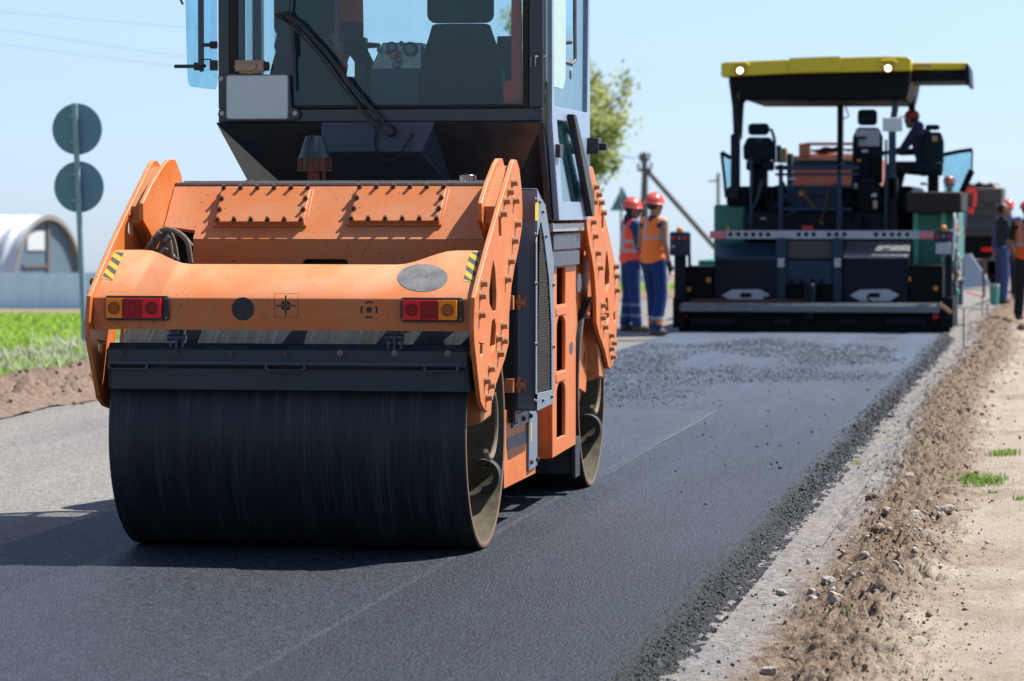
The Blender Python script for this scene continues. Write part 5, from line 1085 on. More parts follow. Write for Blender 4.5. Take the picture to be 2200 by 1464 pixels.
# end gates with posts and operator consoles
for x0,x1,s,lab in ((1445,1472,-1,0),(2028,2048,1,1)):
    g_=pb('end_gate','pblack',x0 if s<0 else 2020,640,x1 if s<0 else 2048,705,44.0,45.3)
    pb('console_post','pdark',(1448 if s<0 else 2030),550,(1472 if s<0 else 2046),642,44.05,44.2)
    q=((1438,498,1482,550) if s<0 else (2006,494,2048,548)); cc=pb('operator_console','pblue',*q,43.95,44.1,bev=.03)
    for i in range(5): 
        r_=pp(q[0]+9+(i%3)*12,q[1]+14+(i//3)*18,43.94); b=MB(); b.cone(r_,r_+Vector((0,-.02,0)),.018,n=10); b.build('console_knob',['redlens','cream','redlens','alu','black'][i],cc)
    r_=pp((q[0]+q[2])/2,q[1]-3,43.98); b=MB(); b.ell(r_,(.045,.045,.045),12); b.build('console_lamp','orangelamp',cc)
    if s>0: pb('console_sheet','pwhite',2010,522,2044,546,43.9,43.93,cc,.005)
b=MB(); b.tube([pp(1462,505,44.0),pp(1480,528,44.0),pp(1482,575,44.05)],.022); b.build('console_cable','pblack',paver)
b=MB(); b.hexa([pp(2013,655,43.85),pp(2020,649,43.85),pp(2046,670,43.85),pp(2042,676,43.85)]+[v+Vector((0,.05,0)) for v in (pp(2013,655,43.85),pp(2020,649,43.85),pp(2046,670,43.85),pp(2042,676,43.85))]); o=b.build('wooden_slat','wood'); tag(o,'short raw wooden slat leaning on the right end of the screed','slat')
# boxes on the screed
for x0,x1,hx0,hx1,y0 in ((1535,1668,1550,1654,522),(1812,1952,1825,1932,518)):
    bx=pb('screed_box','pdark',x0,y0+36,x1,668,44.35,45.2)
    b=MB(); a=pp(x0,y0+34,44.35); c=pp(x1,y0+34,44.35); t1=pp(x0,y0,44.9).z; b.hexa([(a.x,44.34,a.z-.02),(c.x,44.34,a.z-.02),(c.x,44.9,t1-.06),(a.x,44.9,t1-.06),(a.x,44.34,a.z+.02),(c.x,44.34,a.z+.02),(c.x,44.9,t1),(a.x,44.9,t1)]); b.build('step_tread','checker' if x0>1700 else 'pblue',bx,bevel=.006)
    pts=[(hx0,635),(hx0+22,623),(hx1-24,622),(hx1,634),(hx1-20,648),(hx0+24,648)]; cx_=(hx0+hx1)/2; b=MB()
    P_=[(pp(px,py,44.3).x,pp(px,py,44.3).z) for px,py in pts]; Hh_=[(pp(px,py,44.3).x,pp(px,py,44.3).z) for px,py in ((cx_-11,630),(cx_+11,630),(cx_+13,635),(cx_+11,640),(cx_-11,640),(cx_-13,635))]
    b.prism(P_,'Y',44.30,44.34,[Hh_]); b.build('badge_plate','pwhite',bx,bevel=.005)
pb('side_box','pblack',1470,573,1534,668,44.4,45.3); pb('side_box','pblack',1953,570,2026,668,44.4,45.3)
for px,py,w in ((1522,602,10),(1480,622,8),(1948,600,18),(2010,620,9),(1564,462+30,6)):
    pb('orange_reflector','orangelamp',px-w/2,py-5,px+w/2,py+5,44.37 if py>550 else 45.0,44.39 if py>550 else 45.02,None,.003)
pb('pipe_bar','rust',1480,644,1730,649,44.2,44.25)
cp=pb('centre_panel','pdark',1666,515,1816,668,44.6,45.3); pb('centre_plate','pbrown',1690,518,1790,557,44.5,44.58,cp); pb('centre_flap','pblue',1688,560,1790,612,44.45,44.58,cp)
for px in (1677,1799): pb('panel_post','pblue',px-10,512,px+12,650,44.4,44.6,cp); pb('marker_light','pwhite',px-7,555,px+8,575,44.35,44.39,cp,.01)
pb('hitch','pdark',1726,610,1750,690,44.0,44.5,cp,.03)
# perforated rear light bar with striped ends
a=pp(1525,513,44.5); c=pp(2010,496,44.5); b=MB(); hl=[]
for px in [1569,1586,1602,1618,1634,1650,1716,1732,1748,1781,1797,1814,1882,1899,1916,1932,1949]: q=pp(px,504,44.5); hl.append(list(reversed(circ(q.x,q.z,.031,12))))
b.prism([(a.x+.2,a.z),(c.x-.2,a.z),(c.x-.2,c.z),(a.x+.2,c.z)],'Y',44.5,44.53,hl); lb=b.build('light_bar','pwhite',paver)
pb('light_bar_back','pblack',1545,500,1990,508,44.56,44.6,lb)
for x0 in (1525,1976):
    a_=pp(x0,513,44.5); c_=pp(x0+34,497,44.5); b=MB(); b.box(a_.x,c_.x,44.5,44.53,a_.z,c_.z); b.build('bar_end','pwhite',lb)
    b=MB(); w=(c_.x-a_.x)/5
    for k in range(5): x=a_.x+k*w; b.add([(x,44.497,a_.z),(x+w*.5,44.497,a_.z),(x+w,44.497,c_.z),(x+w*.5,44.497,c_.z)],[(0,1,2,3)])
    b.build('red_stripes','redstripe',lb,smooth=0)
# tractor body
pb('tractor_body','pblack',1560,400,1960,640,46.0,50.0,None,.05)
pb('engine_hood','pdark',1600,455,1930,500,45.2,46.0,None,.03)
pb('side_wall','pgreen',1533,440,1602,560,45.4,50.2,None,.04); pb('side_wall','pgreen',1958,455,2048,572,45.4,50.2,None,.04)
for px in (1961,2020): pb('side_strip','plgreen',px,456,px+12,572 if px<2000 else 600,45.33,45.38,None,.01)
pb('platform','pdust',1945,412,2066,458,45.0,47.8,None,.03); pb('platform','pblack',1560,418,1605,440,45.2,47.5,None,.03)
pb('operator_floor','pblack',1600,425,1945,450,45.6,47.6)
for k,(x0,y0,x1,y1) in enumerate(((1690,330,1700,500),(1610,350,1640,420),(1850,380,1880,460),(1700,462,1760,492),(1650,440,1670,480),(1870,340,1890,380))): pb('machinery','pblack' if k%2 else 'pdark',x0,y0,x1,y1,45.5,45.9)
pb('label_plate','orangelamp',1716,411,1736,421,45.4,45.42,None,.003); pb('label_plate','pblue',1737,409,1775,421,45.4,45.42,None,.003); pb('label_plate','redstripe',1723,486,1747,493,45.1,45.12,None,.003)
pb('blue_panel','pblue',1690,402,1800,450,45.44,45.5)
# railing
rl=pb('railing','pblue',1672,353,1682,500,44.9,44.95)
for x0,y0,x1,y1 in ((1797,353,1808,500),(1665,355,1845,366),(1665,372,1845,378),(1665,398,1845,404),(1675,447,1830,453),(1610,340,1616,495),(1560,500,1950,504),(1900,300,1906,500)): pb('rail','pblue',x0,y0,x1,y1,44.9,44.95,rl,.01)
pb('front_cowl','pbrown',1695,342,1850,356,47.9,48.4); pb('front_cowl','wood',1672,318,1690,350,47.9,48.2)
pb('hopper_part','pblack',1668,312,1675,350,45.9,46.2)
# hoses and cables hanging in the machine
hr=random.Random(8)
for k in range(16):
    x0_=hr.uniform(1610,1930); x1_=x0_+hr.uniform(-50,50); y0_=hr.uniform(385,430); y1_=hr.uniform(440,500); Yk=hr.uniform(44.95,45.4)
    b=MB(); b.tube([pp(x0_+(x1_-x0_)*t,y0_+(y1_-y0_)*t+12*math.sin(math.pi*t),Yk-.06*math.sin(math.pi*t)) for t in np.linspace(0,1,8)],hr.uniform(.012,.024)); b.build('hydraulic_hose',hr.choice(['pblack','pdark','rust','pblue']),paver)
for k in range(6):
    x0_=[1700,1720,1745,1765,1870,1650][k]; b=MB(); b.tube([pp(x0_,600,44.42),pp(x0_+8*math.sin(k),640,44.3),pp(x0_+14*math.sin(k*2),672,44.3)],.016); b.build('screed_hose','pblack',paver)
for px,py,w_,h_,m_ in ((1630,300,10,8,'pblue'),(1858,325,14,6,'alu'),(1878,420,12,8,'pwhite'),(1880,440,9,18,'cream'),(1640,470,14,4,'alu'),(1838,400,5,12,'alu'),(1845,345,8,5,'orangelamp'),(1985,395,16,7,'alu'),(1700,385,20,5,'alu'),(1765,480,10,8,'rust')): pb('fitting',m_,px-w_/2,py-h_/2,px+w_/2,py+h_/2,44.9,44.95)
# seats
def pseat(cx,w,y0,yh,y1,Y,mat='seat',back=None):
    st=pb('paver_seat',mat,0,0,0,0,Y,Y+.14,None,.035,poly=[(cx-w*.5,y1),(cx-w*.52,yh+25),(cx-w*.38,yh+4),(cx+w*.38,yh+4),(cx+w*.52,yh+25),(cx+w*.5,y1)]); pb('headrest',mat,cx-w*.36,y0,cx+w*.33,yh,Y+.02,Y+.13,st,.05)
    pb('seat_base',mat,cx-w*.42,y1,cx+w*.42,y1+22,Y,Y+.5,st,.03); pb('seat_pedestal','pblack',cx-w*.25,y1+22,cx+w*.25,y1+110,Y+.1,Y+.4,st)
    if back: pb('back_panel',back,cx-w*.42,yh+8,cx+w*.42,yh+45,Y-.02,Y-.005,st,.02)
    return st
s1=pseat(1630,66,265,291,345,45.5); b=MB(); b.tube([pp(1640,275,45.45),pp(1658,280,45.45),pp(1664,300,45.45),pp(1664,350,45.45)],.022); b.build('seat_belt_frame','seat',s1)
s2=pseat(1864,62,235,270,395,45.6,'seat','pwhite'); pb('back_slot','black',1838,293,1862,300,45.55,45.575,s2)
s3=pseat(2004,46,268,280,356,45.5); pb('armrest','seat',1960,348,2026,372,45.45,45.6,s3,.03); pb('seat_label','cream',2002,292,2014,304,45.47,45.49,s3)
# canopy
FY=45.0; b=MB()
fa=[(1549,137),(1556,134),(1700,128),(1800,124),(1900,121),(1948,122),(1957,127),(1957,152),(1700,158),(1549,165)]
cn=pb('canopy','pyellow',0,0,0,0,FY,FY+.5,None,.03,poly=fa)
pb('canopy_plate','pyellow',1697,122.5,1806,156,FY-.03,FY-.002,cn,.004,poly=[(1696,125),(1806,121),(1806,152.5),(1697,157)])
pb('canopy_deck','pdark',0,0,0,0,FY+.5,FY+3.1,cn,.03,poly=[(1565,150),(1955,140),(1955,160),(1575,166)])
pb('canopy_ceiling','pblack',0,0,0,0,FY+.1,FY+3.0,cn,.03,poly=[(1562,163),(1960,154),(1950,205),(1945,216),(1600,216),(1575,185)])
pb('canopy_extension','pyellow',1958,134,2080,151,FY+.3,FY+.9,cn,.02); pb('extension_underside','pblack',1956,152,2078,175,FY+.3,FY+2.0,cn,.02); pb('extension_strut','pgrey',1962,139,2000,143,FY+.27,FY+.29,cn,.003)
pb('extension_end','pdark',0,0,0,0,FY+.2,FY+2.0,cn,.02,poly=[(2070,172),(2076,133),(2082,140),(2085,182),(2077,182)])
HL=bpy.data.materials.new('lit lamp'); HL.use_nodes=True; e_=HL.node_tree.nodes['Principled BSDF']; e_.inputs['Emission Color'].default_value=(1,.72,.40,1); e_.inputs['Emission Strength'].default_value=2.2
for px,py in ((1590,152),(1908,147)):
    q=pp(px,py,FY-.03); b=MB(); b.cone(q+Vector((0,.10,0)),q+Vector((0,-.01,0)),.060,.07,20); h=b.build('headlight','black',cn); b=MB(); b.cone(q+Vector((0,-.012,0)),q+Vector((0,-.03,0)),.044,.040,20); b.build('lamp_glass',HL,h)
    b=MB(); b.tube([pp(px-16,py-16,FY-.02),pp(px+12,py-17,FY-.02),pp(px+20,py-10,FY-.02)],.018); b.build('lamp_hood','pyellow',h)
def post(name,pts,r,mat='pdark'):
    b=MB(); b.tube([pp(px,py,Y) for px,py,Y in pts],r,8); return b.build(name,mat,paver)
post('canopy_post',[(1572,170,45.2),(1580,230,45.2),(1583,300,45.2)],.045); post('canopy_post',[(1594,180,46.5),(1590,240,46.5),(1587,300,46.5)],.05); pb('post_foot','pdark',1569,288,1588,430,45.1,45.3,None,.02)
pb('window_corner','pdark',0,0,0,0,46.9,47.0,None,0,poly=[(1578,190),(1635,213),(1602,217),(1593,228),(1589,260),(1583,260)])
post('canopy_post',[(1933,165,45.2),(1925,220,45.2),(1916,280,45.2)],.045,'pblue'); pb('post_foot','pblue',1908,280,1924,430,45.1,45.3,None,.02); pb('post_foot','pdark',1906,380,1928,500,45.1,45.3,None,.02)
pb('canopy_post','pdark',1798,212,1811,356,47.2,47.4); pb('canopy_post','pdark',1951,165,1966,270,46.9,47.1,None,.03)
b=MB(); b.tube([pp(1816,212,46.5),pp(1818,235,46.5),pp(1824,250,46.5),pp(1812,256,46.5)],.010); b.build('cable_loop','pblack',paver)
pb('blank_sign','plate',1896,253,1939,283,44.85,44.88,None,.01)
# wind screens at both sides
gp=pb('wind_screen','glass2',0,0,0,0,46.2,46.24,None,0,poly=[(2027,334),(2088,322),(2088,366),(2062,425),(2040,455),(2027,455)])
post('screen_frame',[(2026,333,46.2),(2060,326,46.2),(2089,322,46.2)],.028,'pblack'); post('screen_frame',[(2089,322,46.2),(2088,366,46.2)],.012,'pblack'); post('screen_frame',[(2088,366,46.2),(2066,415,46.2),(2048,452,46.2)],.045,'pblack')
pb('wind_screen','glass2',0,0,0,0,46.2,46.24,None,0,poly=[(1551,330),(1568,338),(1570,425),(1558,425)]); post('screen_frame',[(1550,328,46.2),(1556,380,46.2),(1560,425,46.2)],.022,'pblack'); post('screen_frame',[(1550,328,46.2),(1570,340,46.2)],.03,'pblack')
post('exhaust_pipe',[(1835,405,45.4),(1838,300,45.5)],.04,'pblack')
for s in (0,1): pb('crawler_track','pblack',1560 if s==0 else 1900,600,1620 if s==0 else 1960,708,46.2,50.5)
pb('hopper_wing','pgreen',1500,560,1540,640,50.5,53.0); pb('hopper_wing','pgreen',1960,560,2030,640,50.5,53.0)
for k,(px,py,m_) in enumerate(((2052,478,'alu'),(2054,492,'redlens'),(2056,508,'pwhite'),(2051,530,'alu'),(2057,552,'pwhite'),(2052,566,'plgreen'),(2058,590,'cream'),(2052,612,'pgrey'),(2056,628,'plgreen'))): b=MB(); b.ell(pp(px,py,45.0),(.035,.035,.05),10); b.build('side_fitting',m_,paver)
post('hanging_cable',[(2046,560,44.6),(2052,480,44.7),(2050,460,44.8)],.02,'pwhite'); pb('side_clutter','pgrey',2047,500,2058,700,45.2,45.4); pb('side_clutter','cream',2050,455,2058,490,45.3,45.4)
# ================================================================ OTHER PEOPLE AND MACHINES
ORV=(1.,.19,.02); RDV=(1.,.075,.03)
w1=vestmat('red orange vest',RDV,(-.10,.02),.085); w2=vestmat('orange vest',ORV,(.05,),.10,.014); w3=vestmat('far orange vest',(1.,.11,.01),(-.05,),.10,.02)
t1=bandmat('blue trousers with silver bands',(.022,.06,.22),[(-.20,.018,(.20,.24,.34)),(-.34,.018,(.20,.24,.34))]); t2=bandmat('blue trousers with orange hems',(.02,.055,.21),[(-.395,.025,(.85,.22,.04)),(-.345,.018,(.45,.47,.5))])
# heading: 0 looks along +Y (away), negative turns to the right
pA=at(1347,716,Z=0); pB=at(1404,722,Z=0)
person((pA.x,pA.y+.3,0),-62,'red vested worker with navy sleeves and red helmet, left of the two',dict(look=-10,elR=(.20,.06,1.14),wrR=(.10,.20,1.02),elL=(-.22,.0,1.14),wrL=(-.16,.18,1.0),anL=(-.10,-.03,.09),anR=(.12,.05,.09),head=(0,.035,1.60)),top='navy',legs=t1,sleeve='long',vest=w1,hat='helmet',skin='skin2',scale=1.0,collar='navydark')
person((pB.x,pB.y,0),-38,'bare armed worker in orange vest and red helmet with black glove',dict(look=-14,elR=(.255,-.05,1.14),wrR=(.275,.0,.90),elL=(-.24,.0,1.13),wrL=(-.20,.16,.98),anR=(.13,-.08,.09),anL=(-.15,.16,.09),knL=(-.13,.12,.50)),top='navydark',legs=t2,sleeve=None,vest=w2,hat='helmet',glove='glove',skin='skin',scale=1.02)
# paver driver, seated, looking left
q=pp(1985,372,45.75)
person((q.x,q.y,q.z-.52),65,'seated paver driver in red cap and dark blue jacket seen from the side',dict(pel=(0,0,.60),waist=(0,0,.70),chest=(0,.04,.92),neck=(0,.10,1.12),head=(0,.19,1.24),shR=(.18,.06,1.06),elR=(.22,.22,.82),wrR=(.16,.45,.80),shL=(-.18,.06,1.06),elL=(-.22,.22,.82),wrL=(-.16,.45,.80),hiR=(.09,0,.58),knR=(.12,.42,.60),anR=(.12,.50,.22),hiL=(-.09,0,.58),knL=(-.12,.42,.60),anL=(-.12,.50,.22)),top='navydark',legs='darkcloth',sleeve='long',hat='redcap',hatkind='cap',skin='skin2',collar='navy')
# onlooker in jeans, arms folded
p=at(2152,652,Z=0); z0=-.02
person((p.x,p.y,z0),-70,'man in dark striped T-shirt and blue jeans with folded arms at the right edge',dict(look=-5,elR=(.23,.08,1.14),wrR=(.02,.25,1.17),elL=(-.23,.08,1.14),wrL=(.0,.22,1.12)),top=bandmat('dark striped shirt',(.018,.03,.045),[(z,.008,(.10,.13,.16)) for z in (-.2,-.14,-.08,-.02,.04,.10,.16)]),legs='jeans',sleeve='short',skin='skin2',scale=1.0)
p=at(2206,600,Y=50)
person((p.x,p.y,-.03),-20,'worker in orange vest with silver straps cut off by the right picture edge',dict(look=-10,elL=(-.27,.02,1.14),wrL=(-.24,.12,.92)),top='darkcloth',legs='darkcloth',sleeve='short',vest=w3,hat='helmet',scale=1.0)
# ---- roller operator, seated behind the glass, mostly above the frame
q=at(676,10,Y=YR+.70)
person((q.x-.02,q.y+.1,1.66),-25,'roller operator in red vest inside the cab, cut by the top edge',dict(pel=(0,0,.62),waist=(0,.02,.74),chest=(.03,.06,.98),neck=(.03,.10,1.18),head=(.03,.14,1.32),shR=(.20,.06,1.10),elR=(.25,.02,.86),wrR=(.24,.20,.70),shL=(-.16,.06,1.10),elL=(-.22,.0,.86),wrL=(-.16,.20,.70),hiR=(.09,0,.60),knR=(.14,.40,.60),anR=(.14,.46,.24),hiL=(-.09,0,.60),knL=(-.12,.40,.60),anL=(-.12,.46,.24)),top=bandmat('red over black jacket',(.01,.012,.016),[(.32,.24,(1.,.17,.10))]),legs='darkcloth',sleeve='long',vest=vestmat('roller driver vest',(.62,.09,.06),(.0,),.09))
# ---- tipper truck feeding the paver (its load and rim show above the paver)
tr=thing('tipper_truck',(pp(1770,700,55).x,55,0),'tipper truck with orange red rim and sandy load just seen over the paver railing','truck')
def tb(name,mat,x0,y0,x1,y1,Ya,Yb,par,bev=.02,poly=None): return pb(name,mat,x0,y0,x1,y1,Ya,Yb,par,bev,poly)
M['truckred']=paint('faded orange red truck paint',(.50,.10,.05),.5,(.3,.25,.2),.4,2)
tb('tipper_body','truckred',1690,335,1870,520,53.6,58.4,tr); tb('rim','truckred',1716,308,1740,336,53.5,53.7,tr); tb('rim','truckred',1730,306,1862,313,53.5,53.6,tr,.01)
b=MB(); a=pp(1735,336,54); c=pp(1862,312,54)
n=14; V=[(a.x+(c.x-a.x)*i/n,54+4*j/6,a.z+(c.z-a.z)*(.75+.25*math.sin(i*1.9+j)*.4+.1)*math.sin(math.pi*min(1,max(0,(i+1)/(n+1)*.8+.12)))) for j in range(7) for i in range(n+1)]
b.add(V,[(j*(n+1)+i,j*(n+1)+i+1,(j+1)*(n+1)+i+1,(j+1)*(n+1)+i) for j in range(6) for i in range(n)]); b.build('sandy_load','wood',tr)
tb('truck_cab','truckred',1720,330,1850,560,58.6,60.4,tr); 
for x0 in (1700,1830):
    q=pp(x0,690,56); b=MB(); b.cone((q.x-.15,55,.5),(q.x+.15,55,.5),.5,n=24); b.build('wheel','rubber',tr)
tb('chassis_frame','pblack',1700,520,1860,600,53.8,59,tr)
# ---- dark tipper truck farther on at the right
YT=100.; zt_=float(zprof(-1,YT)); tk=thing('tipper_truck',(at(2110,600,Y=YT).x,YT+3,zt_),'dark grey tipper truck with dusty body standing beyond the paver','truck')
M['tdark']=paint('dark grey truck body',(.060,.065,.075),.6,(.2,.17,.14),.5,1.2)
tb('tipper_body','tdark',0,0,0,0,YT,YT+5,tk,.05,poly=[(2062,405),(2155,403),(2150,498),(2140,508),(2070,508),(2062,470)])
for py in (440,470,498): tb('body_rib','tdark',2066,py,2145,py+5,YT-.12,YT,tk,.02)
b=MB(); a=at(2068,405,Y=YT); c=at(2154,398,Y=YT); V=[(a.x+(c.x-a.x)*i/10,YT+.1+4.6*j/5,a.z-.05+.22*math.sin(math.pi*i/10)+.05*math.sin(i*2+j)) for j in range(6) for i in range(11)]
b.add(V,[(j*11+i,j*11+i+1,(j+1)*11+i+1,(j+1)*11+i) for j in range(5) for i in range(10)]); b.build('sandy_load','wood',tk)
tb('truck_frame','pblack',2070,508,2148,575,YT+.3,YT+6,tk); tb('rear_beam','tdark',2078,555,2146,590,YT+.1,YT+.4,tk); tb('mudflap','pblack',2120,560,2148,612,YT+.1,YT+.15,tk); tb('tail_light','redlens',2108,532,2138,541,YT-.02,YT+.28,tk,.02)
for px in (2078,2137):
    q=at(px,610,Y=YT+.8); b=MB(); b.cone((q.x-.16,YT+.8,zt_+.5),(q.x+.16,YT+.8,zt_+.5),.5,n=24); w_=b.build('wheel','rubber',tk); b=MB(); b.cone((q.x-.165,YT+.8,zt_+.5),(q.x+.165,YT+.8,zt_+.5),.25,n=16); b.build('rim','pgrey',w_)
tb('truck_cab','tdark',2072,395,2145,520,YT+5.2,YT+7,tk)
b=MB(); b.box(at(2077,0,Y=YT-.2).x,at(2099,0,Y=YT-.2).x,YT-.25,YT-.13,at(2090,416,Y=YT).z,at(2090,403,Y=YT).z); b.tube([at(2094,412,Y=YT-.2),at(2094,430,Y=YT-.2),at(2092,446,Y=YT-.2)],.05); b.ell(at(2087,453,Y=YT-.2),(.10,.08,.10),12); o=b.build('red_shapes','redstripe'); tag(o,'red block, tube and ball hanging over the rim of the dark truck','strap')  # added red block, tube and ball in place of a red figure
b=MB(); b.prism([(at(px,py,Y=72).x,at(px,py,Y=72).z) for px,py in ((2070,548),(2086,546),(2124,606),(2124,616),(2068,620))],'Y',72,72.3); o=b.build('leaning_sheet',plain('pale grey sheet',(.50,.60,.74),.6)); tag(o,'pale grey three cornered sheet standing below the dark truck','sheet')
# people beyond
p=at(2040,400,Y=58.); person((p.x,58,p.z-1.60),180,'worker in orange helmet and blue shirt seen through the paver wind screen',top='jeans',legs='navydark',sleeve='long',hat='helmet',vest=None,scale=1.0)
b=MB(); zt9=p.z-1.60; b.box(p.x-.28,p.x+.28,57.8,58.3,zt9-.05,zt9-.005); b.box(p.x-.24,p.x+.24,57.84,58.26,-.03,zt9-.05); o=b.build('step_box','pgrey',bevel=.02); tag(o,'grey steel step box under the worker in the orange helmet','step box')
p=at(2167,470,Y=60.5); person((p.x,60.5,-.02),170,'worker in orange helmet and teal shirt standing behind the man with folded arms',top='jeans',legs='navydark',sleeve='long',hat='helmet',scale=1.02)
# bucket beside the onlooker, frame of a string holder, grey board
p=at(2146,652,Z=0); b=MB(); b.cone((p.x-.07,p.y-.4,-.02),(p.x-.07,p.y-.4,.30),.07,.085,18); 
bk=thing('bucket',(p.x-.07,p.y-.4,-.02),'small green bucket with white rim at the feet of the man in jeans','bucket'); b.build('bucket_body','plgreen',bk); b=MB(); b.cone((p.x-.07,p.y-.4,.301),(p.x-.07,p.y-.4,.34),.090,.085,18); b.build('bucket_rim','pwhite',bk)
hf=thing('string_holder',tuple(at(2113,650,Y=57)),'rusty tubular string holder at the road edge behind the pins','string holder')
b=MB(); b.tube([at(2096,560,Y=57),at(2113,558,Y=57),at(2114,640,Y=57)],.022); b.build('holder_tube','rust',hf); b=MB(); b.tube([at(2076,628,Y=57),at(2112,638,Y=57)],.014); b.build('red_string','redstripe',hf)
# ================================================================ SIGNS, POLE, HANGAR, FENCE, TREE
M['signback']=paint('grey sign back',(.17,.34,.47),.45,(.2,.3,.36),.3,4,metal=.1); M['signpole']=paint('grey blue pole',(.34,.52,.60),.5,(.3,.35,.4),.3,6,metal=.3)
YS=38.; gp_=at(184,752,Y=YS); rs_=thing('round_sign',tuple(gp_),'two round road signs seen from behind, one above the other on a leaning pole','road sign')
b=MB(); tp=at(160,222,Y=YS); b.tube([gp_-Vector((0,0,.2)),tp],.034,12); pole=b.build('sign_pole','signpole',rs_)
for cx_,cy_ in ((166,278),(170,402)):
    q=at(cx_,cy_,Y=YS+.07); r_=57/7161*YS; b=MB(); b.lathe([(-.012,r_),(.006,r_),(.006,r_-.012),(-.004,r_-.014),(-.004,.001)][::-1],(q.x,q.y,q.z),ax='Y',n=48); b.cone((q.x,q.y-.006,q.z),(q.x,q.y+.004,q.z),r_-.005,n=48)
    s_=b.build('sign_disc','signback',rs_); b=MB(); b.box(q.x-.06,q.x+.03,q.y-.12,q.y-.02,q.z+.14,q.z+.17); b.box(q.x-.06,q.x+.03,q.y-.12,q.y-.02,q.z-.17,q.z-.14); b.build('sign_clamp','signpole',s_)
YS=115.; bs=at(1336,640,Y=YS); ts=thing('triangular_sign',tuple(bs),'triangular road sign seen from behind beyond the workers','road sign')
b=MB(); b.tube([bs-Vector((0,0,.3)),at(1334,403,Y=YS)],.04,8); b.build('sign_pole','signpole',ts)
b=MB(); b.prism([(at(px,py,Y=YS).x,at(px,py,Y=YS).z) for px,py in ((1310,453),(1362,453),(1336,402))],'Y',YS+.06,YS+.075); b.build('sign_plate','signback',ts)
# utility pole with a leaning brace
YU=150.; M['polewood']=paint('weathered pole',(.17,.16,.15),.8,(.3,.28,.25),.4,2); bs=at(1388,640,Y=YU); upo=thing('utility_pole',tuple(bs),'wooden power pole with a long slanting brace behind the workers','utility pole')
b=MB(); b.tube([at(1392,660,Y=YU),at(1384,328,Y=YU)],.13,8); b.build('pole','polewood',upo); b=MB(); b.tube([at(1370,650,Y=YU+1),at(1384,368,Y=YU)],.10,8); b.build('leg','polewood',upo)
b=MB(); b.tube([at(1386,362,Y=YU),at(1640,650,Y=YU)],.12,8); b.build('brace','polewood',upo)
b=MB(); b.tube([at(1370,366,Y=YU),at(1400,364,Y=YU)],.07,6); b.tube([at(1374,345,Y=YU),at(1396,343,Y=YU)],.06,6); b.build('crossarm','polewood',upo)
for px,py in ((1371,362),(1399,360),(1375,341),(1395,339)): q=at(px,py,Y=YU); b=MB(); b.cone(q,q+Vector((0,0,.22)),.07,.05,8); b.build('insulator','pgrey',upo)
q=at(1543,600,Y=240); b=MB(); b.tube([at(1543,640,Y=240),at(1543,372,Y=240)],.12,6); b.tube([at(1522,390,Y=240),at(1543,388,Y=240)],.06,6); o=b.build('utility_pole','polewood'); tag(o,'thin faint pole far off just left of the paver','utility pole')
WIRE=plain('wire',(.25,.28,.32),.6)
for k,(ya_,yb_2) in enumerate(((20,62),(55,128),(88,150))):
    b=MB(); P0=at(-60,ya_,Y=150); P1=at(430,yb_2,Y=150); P2=at(1385,342,Y=150); pts=[]
    for t in np.linspace(0,1,14): pts.append(P0.lerp(P1,t))
    for t in np.linspace(.05,1,14): q_=P1.lerp(P2,t); pts.append(q_-Vector((0,0,.9*math.sin(math.pi*t))))
    b.tube(pts,.007,5); o=b.build('power_wire',WIRE); tag(o,'thin power wire across the sky, '+['uppermost','middle one','lowest'][k]+' of three','power wire','power wires in the sky')
# corrugated fence
FN=NT('pale blue corrugated sheet'); FN.k=.95; n_=FN.noise(FN.map((1,1,.15)),1.5,5,.6); FN.set(Base_Color=FN.ramp(n_,[(.3,(.50,.74,.80)),(.7,(.62,.86,.93))]),Roughness=.5,Metallic=.1); FN=FN.m
YW=160.; x0=at(-120,600,Y=YW).x; x1=at(1440,600,Y=YW).x; fe=thing('metal_fence',(at(180,670,Y=YW).x,YW,at(180,672,Y=YW).z),'long pale blue corrugated sheet fence behind the grass verge','fence')
b=MB(); xs_=np.arange(x0,x1,.10); V=[];Fq=[]
for i,x in enumerate(xs_):
    yo=.03*(1 if (i//2)%2 else -1); zb_=float(zprof(x,YW))-.4; ztp=at(100,585,Y=YW).z+.06*math.sin(x*.4)*(1 if int(x/2.5)%2 else .6); V+=[(x,YW+yo,zb_),(x,YW+yo,ztp)]
Fq=[(2*i,2*i+2,2*i+3,2*i+1) for i in range(len(xs_)-1)]; b.add(V,Fq); b.build('sheeting',FN,fe,smooth=0)
b=MB(); 
for x in np.arange(x0,x1,2.5): b.box(x-.04,x+.04,YW+.05,YW+.13,float(zprof(x,YW))-.4,at(100,588,Y=YW).z)
b.box(x0,x1,YW+.05,YW+.09,at(100,592,Y=YW).z-.04,at(100,592,Y=YW).z+.04); b.build('rail','polewood',fe)
# arched hangar, turned so its end wall is seen at a slant
YH=185.; pc=at(98,590,Y=YH); gz_=float(zprof(pc.x,YH)); hz=at(98,467,Y=YH).z-gz_; hg=thing('arched_hangar',(pc.x,YH,gz_),'arched corrugated metal hangar with a grey end wall behind the fence','hangar')
M['hroof']=paint('bright corrugated roof',(.90,.95,1.),.32,(.5,.55,.6),.3,.8,metal=.1); M['hwall']=paint('grey blue end wall',(.13,.22,.29),.7,(.2,.28,.35),.2,1); M['hlight']=plain('pale hatch',(.85,.92,.95),.5); M['hbrown']=paint('brown arch trim',(.42,.38,.32),.7,(.3,.25,.2),.3,2)
ang=math.radians(75); ux=Vector((math.cos(ang),math.sin(ang),0)); ax_=Vector((-math.sin(ang),math.cos(ang),0))
hw=3.8; Lh=26.
def hp(u,w,z): return Vector((pc.x,YH,gz_))+ux*u+ax_*w+Vector((0,0,z))
